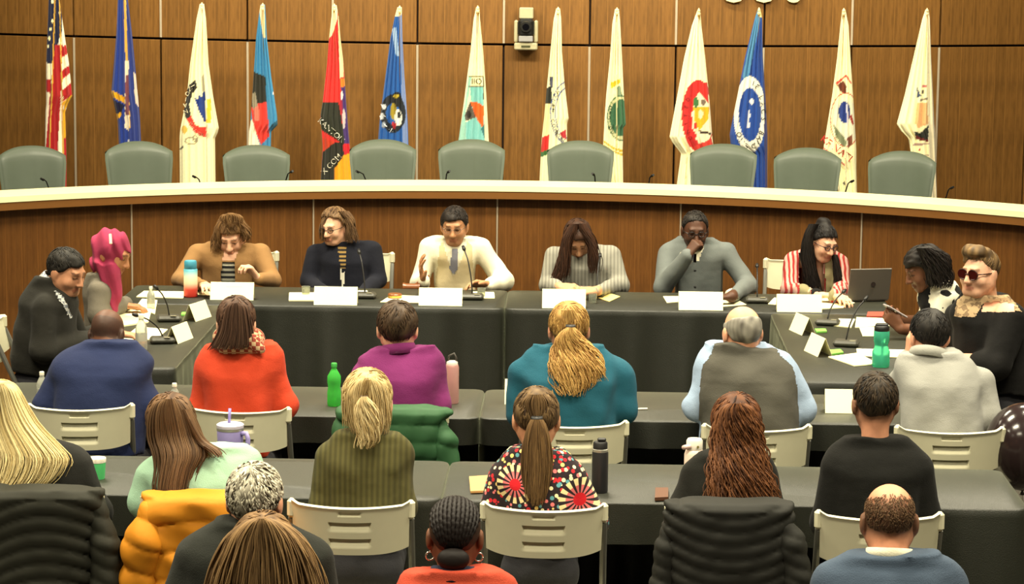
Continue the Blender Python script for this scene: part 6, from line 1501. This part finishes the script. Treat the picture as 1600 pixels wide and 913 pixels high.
# papers
PP = [('paper left of the red and blue tumbler', [(213, 465), (225, 456), (290, 457), (286, 467)], 3), ('paper right of the red and blue tumbler', [(308, 461), (310, 456), (345, 457), (342, 463)], 1),
      ('paper pad left of the navy blazer card', [(451, 471), (452, 459), (506, 459), (504, 471)], 4), ('paper right of the navy blazer card', [(560, 466), (552, 455), (574, 455), (578, 466)], 2),
      ('paper under the gavel block', [(594, 473), (612, 462), (668, 464), (662, 474)], 2), ('paper pad right of the white shirt card', [(738, 467), (738, 457), (772, 458), (773, 467)], 3),
      ('paper left of the grey cardigan card', [(1042, 474), (1036, 464), (1066, 464), (1066, 472)], 2), ('paper right of the grey cardigan card', [(1128, 480), (1126, 467), (1150, 468), (1166, 477)], 2),
      ('paper left of the laptop card', [(1200, 476), (1210, 466), (1232, 468), (1230, 478)], 2), ('papers between the laptop card and the laptop', [(1283, 484), (1284, 466), (1330, 468), (1318, 482)], 3), ('white sheet edge beside the laptop', [(1310, 475), (1318, 468), (1336, 474), (1326, 477)], 1),
      ('large paper in front of the pink headscarf', [(173, 514), (186, 486), (238, 482), (232, 505)], 5), ('paper beside the clear bottle at the left side table', [(190, 532), (215, 512), (262, 516), (244, 532)], 3), ('paper near the far clear bottle', [(214, 478), (222, 468), (246, 470), (242, 492)], 2),
      ('long paper on the right side table near the head table', [(1284, 508), (1281, 499), (1336, 500), (1330, 513)], 3), ('papers beside the held phone', [(1336, 513), (1338, 497), (1384, 499), (1396, 510)], 3), ('small paper below the held phone', [(1348, 526), (1342, 511), (1366, 512), (1370, 526)], 1),
      ('large paper left of the teal bottle', [(1335, 573), (1294, 559), (1340, 553), (1372, 570)], 3), ('paper strip behind the teal bottle', [(1340, 557), (1338, 546), (1420, 548), (1422, 560)], 2)]
for nm, q, n in PP: paper('white ' + nm, q, n)
paper('small yellow note right of the pale grey sweater card', [(934, 466), (950, 458), (969, 464), (952, 472)], 1, plain('yellow_note', (236, 214, 130), 0.8), 'note', 'sticky_note', 'notes')
GN = plain('green_note', (120, 190, 80), 0.7)
for nm, q in (('by the far tilted card on the left side table', [(283, 494), (284, 490), (294, 490), (293, 494)]), ('by the far tilted card on the right side table', [(1276, 521), (1273, 516), (1290, 516), (1292, 520)]), ('by the near tilted card on the right side table', [(1298, 556), (1295, 549), (1313, 548), (1318, 553)])):
    paper('green note pad ' + nm, q, 5, GN, 'note', 'note_pad', 'green note pads')
paper('red folder on the right side table beside the held phone', [(1354, 496), (1356, 489), (1386, 489), (1386, 496)], 4, plain('red_folder', (190, 80, 66), 0.6), 'folder', 'folder', 'folders')
paper('folded tan napkin beside the floral blouse', [(735, 771), (733, 748), (762, 746), (764, 770)], 5, plain('tan_napkin', (196, 150, 92), 0.8), 'napkin', 'napkin', 'napkins', TT + 0.006)
paper('brown phone case left of the dark puffer jacket', [(1023, 783), (1024, 767), (1044, 767), (1044, 782)], 8, plain('brown_leather', (92, 58, 38), 0.5), 'phone', 'phone_case', 'phones', TT + 0.006)
# microphones with gooseneck
M_mic = plain('mic_grey', (62, 62, 54), 0.5)
def mic(label, px, py, tipx, tipy, tY=0.0, rz=0.0, sizex=0.13):
    b = PZ(px, py, TT + 0.003); t = thing('microphone', label, 'microphone', tuple(b), 0, 'table microphones')
    m = MB().box((0, 0, 0.016), (sizex, 0.10, 0.032), rotz(rz), bev=0.012).build('base', M_mic, t)
    tp = PY(tipx, tipy, b[1] + tY) - b
    P = catmull([(0, 0.01, 0.03), (tp[0] * 0.2, tp[1] * .2 + 0.01, 0.03 + (tp[2] - .03) * 0.4), (tp[0] * 0.6, tp[1] * .6, 0.03 + (tp[2] - 0.03) * 0.8), tuple(tp)], 14)
    MB().tube(P, 0.004, 6).build('gooseneck', M_black, t, smooth=True)
    dv = P[-1] - P[-2]; dv /= np.linalg.norm(dv); MB().tube([P[-1], P[-1] + dv * 0.012, P[-1] + dv * 0.035], [0.006, 0.011, 0.008], 10).build('capsule', M_black, t, smooth=True)
    MB().box((sizex * 0.22, -0.036, 0.034), (0.03, 0.012, 0.004)).build('button', plain('mic_button', (150, 146, 124), 0.5), t)
    return t
mic('black gooseneck microphone in front of the navy blazer', 570, 466, 562, 397, 0.1); mic('black gooseneck microphone in front of the white shirt and tie', 738, 468, 726, 392, 0.1)
mic('black gooseneck microphone in front of the pale grey sweater', 932, 464, 937, 402, 0.15, sizex=0.09); mic('black gooseneck microphone beside the grey cardigan', 1183, 473, 1183, 418, 0.15)
mic('black gooseneck microphone on the far left side table', 264, 502, 247, 453, -0.05, 0.2); mic('black gooseneck microphone on the near left side table', 254, 536, 216, 494, -0.1, 0.2)
mic('black gooseneck microphone on the far right side table', 1293, 508, 1316, 458, 0.1, -0.2); mic('black gooseneck microphone on the near right side table', 1322, 541, 1350, 470, 0.1, -0.2)
# bottles, cups
def vessel(name, label, cat, px, py, parts, group=None, z=TT + 0.003):
    b = PZ(px, py, z); t = thing(name, label, cat, tuple(b), 0, group); k = 1 / S(b[1])
    for nm, prof, mat in parts: MB().lathe([(r * k, zz * k) for r, zz in prof], n=24).build(nm, mat, t, smooth=True).modifiers.new('edge', 'EDGE_SPLIT').split_angle = math.radians(45)
    return t, k, b
M_clear = glass('clear_plastic', (225, 228, 215), 0.35, 0.12)
tum, k, b = vessel('tumbler', 'tall tumbler fading from blue over cream to red', 'tumbler', 298, 464, [('lid', [(9.2, 45), (10, 46), (10, 56), (9, 58), (0.1, 58)], plain('tumbler_blue_lid', (70, 150, 176), 0.4))])
m, nt, bs = newmat('tumbler_fade'); tc = coords(nt); sx = N(nt, 'ShaderNodeSeparateXYZ'); nt.links.new(tc, sx.inputs[0])
nt.links.new(ramp(nt, math_(nt, 'DIVIDE', sx.outputs[2], 45 * k), [(0.0, lin4((206, 52, 40))), (0.28, lin4((216, 74, 58))), (0.5, lin4((226, 206, 170))), (0.72, lin4((206, 214, 186))), (0.95, lin4((96, 176, 196)))]), bs.inputs['Base Color']); bs.inputs['Roughness'].default_value = 0.4
MB().lathe([(10.5 * k, 0), (11 * k, 2 * k), (11 * k, 44 * k), (10 * k, 45 * k)], n=24).build('cup', m, tum, smooth=True)
WB = [(9.5, 0), (10, 2), (10, 34), (9.2, 40), (6, 47), (4.2, 50), (4.2, 54)]; WC = plain('white_cap', (230, 226, 205), 0.5)
def water(label, px, py, s_=1.0): return vessel('water_bottle', label, 'bottle', px, py, [('bottle', [(r * s_, z * s_) for r, z in WB], M_clear), ('cap', [(4.6 * s_, 53 * s_), (4.6 * s_, 59 * s_), (4 * s_, 60 * s_)], WC), ('label_band', [(10.2 * s_, 16 * s_), (10.2 * s_, 28 * s_)], glass('label_film', (214, 214, 200), 0.55, 0.4))], 'clear water bottles')
water('clear water bottle in front of the dark grey suit', 221, 547, 0.95); water('clear water bottle behind the papers near the pink headscarf', 236, 484, 0.62)
water('clear water bottle left of the blue suit in the first row', 66, 630, 0.85); water('clear water bottle between the blue suit and the orange sweater', 273, 648, 0.85)
vessel('soda_bottle', 'green plastic soda bottle on the first row table', 'bottle', 522, 634, [('bottle', [(10, 0), (11, 3), (11, 22), (9.6, 30), (11, 38), (10.6, 48), (6, 56), (4, 60), (4, 64)], glass('green_plastic', (84, 210, 88), 0.6, 0.12)), ('cap', [(4.8, 62), (4.8, 68), (4, 69)], plain('green_cap', (50, 150, 60), 0.5))])
t, k, b = vessel('steel_bottle', 'rose pink metal bottle with a loop lid beside the purple pullover', 'bottle', 706, 630, [('bottle', [(10.5, 0), (11, 2), (11, 58), (9.5, 62)], plain('rose_metal', (196, 148, 142), 0.35, metal=0.3)), ('lid', [(9, 61), (9, 66), (7, 68)], plain('pale_lid', (206, 196, 186), 0.4))])
MB().tube([(-7 * k, 0, 66 * k), (-5 * k, 0, 76 * k), (3 * k, 0, 80 * k), (7 * k, 0, 72 * k), (6 * k, 0, 66 * k)], 1.6 * k, 8).build('carry_loop', plain('dark_loop', (60, 56, 50), 0.5), t, smooth=True)
t, k, b = vessel('flask', 'black insulated flask with straw lid beside the floral blouse', 'bottle', 937, 769, [('bottle', [(12.5, 0), (13, 2), (13, 64), (12, 67)], plain('black_flask', (34, 34, 36), 0.4)), ('rim', [(12.4, 66), (12.4, 70), (11, 71)], plain('steel_rim', (180, 178, 166), 0.35, metal=0.7)), ('lid', [(11.5, 70), (11.5, 80), (10, 82)], plain('black_lid', (26, 26, 26), 0.5))])
MB().box((2 * k, 0, 85 * k), (14 * k, 7 * k, 6 * k), bev=2 * k).build('spout', plain('black_lid', (26, 26, 26), 0.5), t)
t, k, b = vessel('bottle', 'white and pink insulated bottle beside the curly haired person', 'bottle', 1084, 752, [('bottle', [(15.5, 0), (16, 2), (16, 44), (14, 50), (12, 52)], plain('white_pink_enamel', (236, 214, 196), 0.4)), ('lid', [(12.5, 51), (13, 53), (13, 66), (11, 69), (4, 70)], plain('white_lid', (236, 230, 214), 0.4))])
MB().tube([(-6 * k, -13 * k, 59 * k), (-14 * k, -10 * k, 57 * k), (-18 * k, -5 * k, 55 * k)], [2.5 * k, 4 * k, 3.5 * k], 8).build('spout', plain('pink_spout', (224, 190, 182), 0.4), t, smooth=True)
MB().tube([(5 * k, -13 * k, 58 * k), (5 * k, -14 * k, 58 * k)], 2 * k, 10).build('emblem_dot', plain('olive_dot', (120, 110, 60), 0.5), t)
t, k, b = vessel('travel_mug', 'lavender travel mug with handle and straw beside the mint sweater', 'mug', 360, 720, [('cup', [(16, 0), (17, 2), (20.5, 30), (21.5, 50), (21, 53)], plain('lavender_enamel', (150, 140, 196), 0.4)), ('rim', [(21.8, 50), (21.8, 53.5), (20, 54)], plain('steel_rim', (180, 178, 166), 0.35, metal=0.7)), ('lid', [(21.5, 54), (22, 56), (22, 59), (19, 61), (0.5, 61)], plain('pale_lavender_lid', (206, 200, 214), 0.3))])
MB().tube([(-2 * k, 2 * k, 58 * k), (-1 * k, 4 * k, 84 * k)], 2.4 * k, 8).build('straw', plain('lavender_straw', (140, 130, 196), 0.4), t, smooth=True)
MB().tube([(18 * k, -8 * k, 46 * k), (27 * k, -11 * k, 47 * k), (30 * k, -12 * k, 38 * k), (29 * k, -11 * k, 16 * k), (24 * k, -10 * k, 8 * k), (15 * k, -8 * k, 10 * k)], 4 * k, 8).build('handle', plain('lavender_enamel', (150, 140, 196), 0.4), t, smooth=True)
vessel('cup', 'green cup with a speckled rim beside the blond hair', 'cup', 152, 748, [('cup', [(12, 0), (14, 28), (13.8, 29)], plain('green_cup', (70, 170, 100), 0.5)), ('band', [(14.2, 27), (14.6, 33), (14, 34)], plain('speckled_rim', (214, 206, 190), 0.6, 0.4, scale=160))])
t, k, b = vessel('sports_bottle', 'translucent teal sports bottle with a black lid on the right side table', 'bottle', 1376, 573, [('bottle', [(13, 0), (14, 3), (14, 24), (11, 31), (11, 36), (12.6, 42), (12.6, 56), (11, 58)], glass('teal_plastic', (90, 215, 175), 0.42, 0.12)), ('lid', [(11.5, 57), (12, 59), (12, 64), (10, 66)], M_black)])
MB().box((0, 0, 67 * k), (20 * k, 8 * k, 5 * k), bev=2 * k).build('bite_valve', M_black, t)
MB().tube([(1.5 * k, 0, 8 * k), (1.5 * k, 0, 56 * k)], 1.6 * k, 8).build('straw', plain('pale_straw', (190, 226, 210), 0.4), t)
for px, nm, dx in ((592, 'left of the white shirt', 0), ):
    pass
M_gl = glass('drinking_glass', (214, 218, 205), 0.2, 0.05)
for px, py, nm in ((926, 474, 'before the pale grey sweater'), (752, 465, 'beside the white shirt and tie'), (478, 462, 'left of the navy blazer')):
    vessel('drinking_glass', 'small drinking glass ' + nm, 'glass', px, py, [('tumbler', [(5.5, 0), (6, 1), (6.8, 15), (6.2, 15), (5.4, 2), (0.2, 2)], M_gl)], 'drinking glasses')
# gavel and block
M_gav = plain('gavel_wood', (126, 72, 34), 0.35)
b = PZ(617, 467, TT + 0.003); t = thing('sound_block', 'round wooden sound block with brass band on the head table', 'sound block', tuple(b)); MB().lathe([(0.038, 0), (0.04, 0.004), (0.04, 0.026), (0.036, 0.03)], n=24).build('block', M_gav, t, smooth=False); MB().lathe([(0.0405, 0.010), (0.0405, 0.020)], n=24).build('brass_band', plain('brass', (220, 180, 90), 0.3, metal=0.6), t)
g0 = PY(643, 449, 15.36); t = thing('gavel', 'wooden gavel held over the table by the person in the white shirt', 'gavel', tuple(g0))
MB().tube([(-0.05, 0, 0), (-0.03, 0, 0.0), (0.03, 0, 0.0), (0.05, 0, 0.0)], [0.026, 0.022, 0.022, 0.026], 14).build('head', M_gav, t); MB().tube([(0, 0, 0), (0.06, 0.03, 0.04), (0.10, 0.05, 0.06)], [0.007, 0.009, 0.008], 8).build('handle', M_gav, t)
# tablet, phone, laptop
q = PY(897, 452, 15.40); t = thing('tablet', 'dark tablet held by the person in the pale grey sweater', 'tablet', tuple(q)); R_ = np.array(Matrix.Rotation(math.radians(-25), 3, 'X')); MB().box((0, 0, 0), (0.17, 0.10, 0.010), R_, bev=0.004).build('body', M_black, t); MB().box((0, 0.003, 0.0055), (0.155, 0.085, 0.002), R_).build('screen', plain('dark_screen', (18, 20, 26), 0.15), t)
q = PY(1399, 486, 13.78); t = thing('phone', 'phone held up in both hands at the right side table', 'phone', tuple(q)); R_ = rotz(0.3) @ np.array(Matrix.Rotation(math.radians(30), 3, 'Y')); MB().box((0, 0, 0), (0.13, 0.07, 0.009), R_, bev=0.003).build('body', plain('phone_silver', (170, 160, 160), 0.35), t); MB().box((0, 0, 0.005), (0.12, 0.062, 0.002), R_).build('screen', plain('dark_screen', (18, 20, 26), 0.15), t)
lb = PZ(1356, 472, TT + 0.003); t = thing('laptop', 'open grey laptop on the head table, seen from behind its lid', 'laptop', tuple(lb), math.radians(14))
M_lap = plain('laptop_grey', (112, 106, 98), 0.4, 0.04, metal=0.3); w2 = 0.25
MB().box((0, 0.11, 0.009), (w2, 0.20, 0.016), bev=0.004).build('base', M_lap, t); MB().box((0, 0.11, 0.0178), (w2 - 0.03, 0.12, 0.002)).build('keyboard', M_black, t)
th_ = math.radians(12); R_ = np.array(Matrix.Rotation(th_, 3, 'X')); MB().box((0, -0.02, 0.105), (w2, 0.008, 0.19), R_, bev=0.003).build('lid', M_lap, t); MB().box((0, -0.0135, 0.105), (w2 - 0.02, 0.002, 0.17), R_).build('screen', plain('lit_screen_off', (60, 66, 74), 0.2), t)
MB().tube([(0.02, -0.026, 0.105), (0.02, -0.0275, 0.105)], 0.014, 14).build('emblem', plain('dark_emblem', (44, 36, 34), 0.3), t)
pen = PY(996, 624, 11.62); o = MB().tube([(-0.05, 0, 0), (0.05, 0.02, 0)], 0.004, 8).build('pen', plain('white_pen', (230, 226, 214), 0.4)); pz_ = PZ(994, 640, TT + 0.008); o.location = pz_; tag(o, 'white pen on the table right of the teal T-shirt', 'pen')
# dark glossy ball at the right edge
q = PY(1600, 700, 10.9); t = thing('balloon', 'dark glossy balloon at the right edge behind the second row table', 'balloon', (q[0], q[1], q[2] - 0.20))
R_b = 0.165; MB().lathe([(max(0.002, R_b * math.sin(a) * (1 - 0.12 * (1 + math.cos(a)) / 2 * 0)), R_b * 1.12 - R_b * 1.12 * math.cos(a)) for a in np.linspace(0.02, math.pi - 0.02, 22)], (0, 0, 0.02), 32).build('skin', plain('dark_latex', (40, 30, 30), 0.16, 0.05), t, smooth=True)
MB().lathe([(0.012, 0.0), (0.004, 0.015), (0.008, 0.03)], n=10).build('knot', plain('dark_latex', (40, 30, 30), 0.16), t, smooth=True)
MB().tube([(0, 0, 0.0), (0.02, 0.01, -0.2), (-0.01, 0, -(q[2] - 0.20) + 0.004)], 0.0018, 5).build('string', plain('balloon_string', (200, 196, 180), 0.7), t)
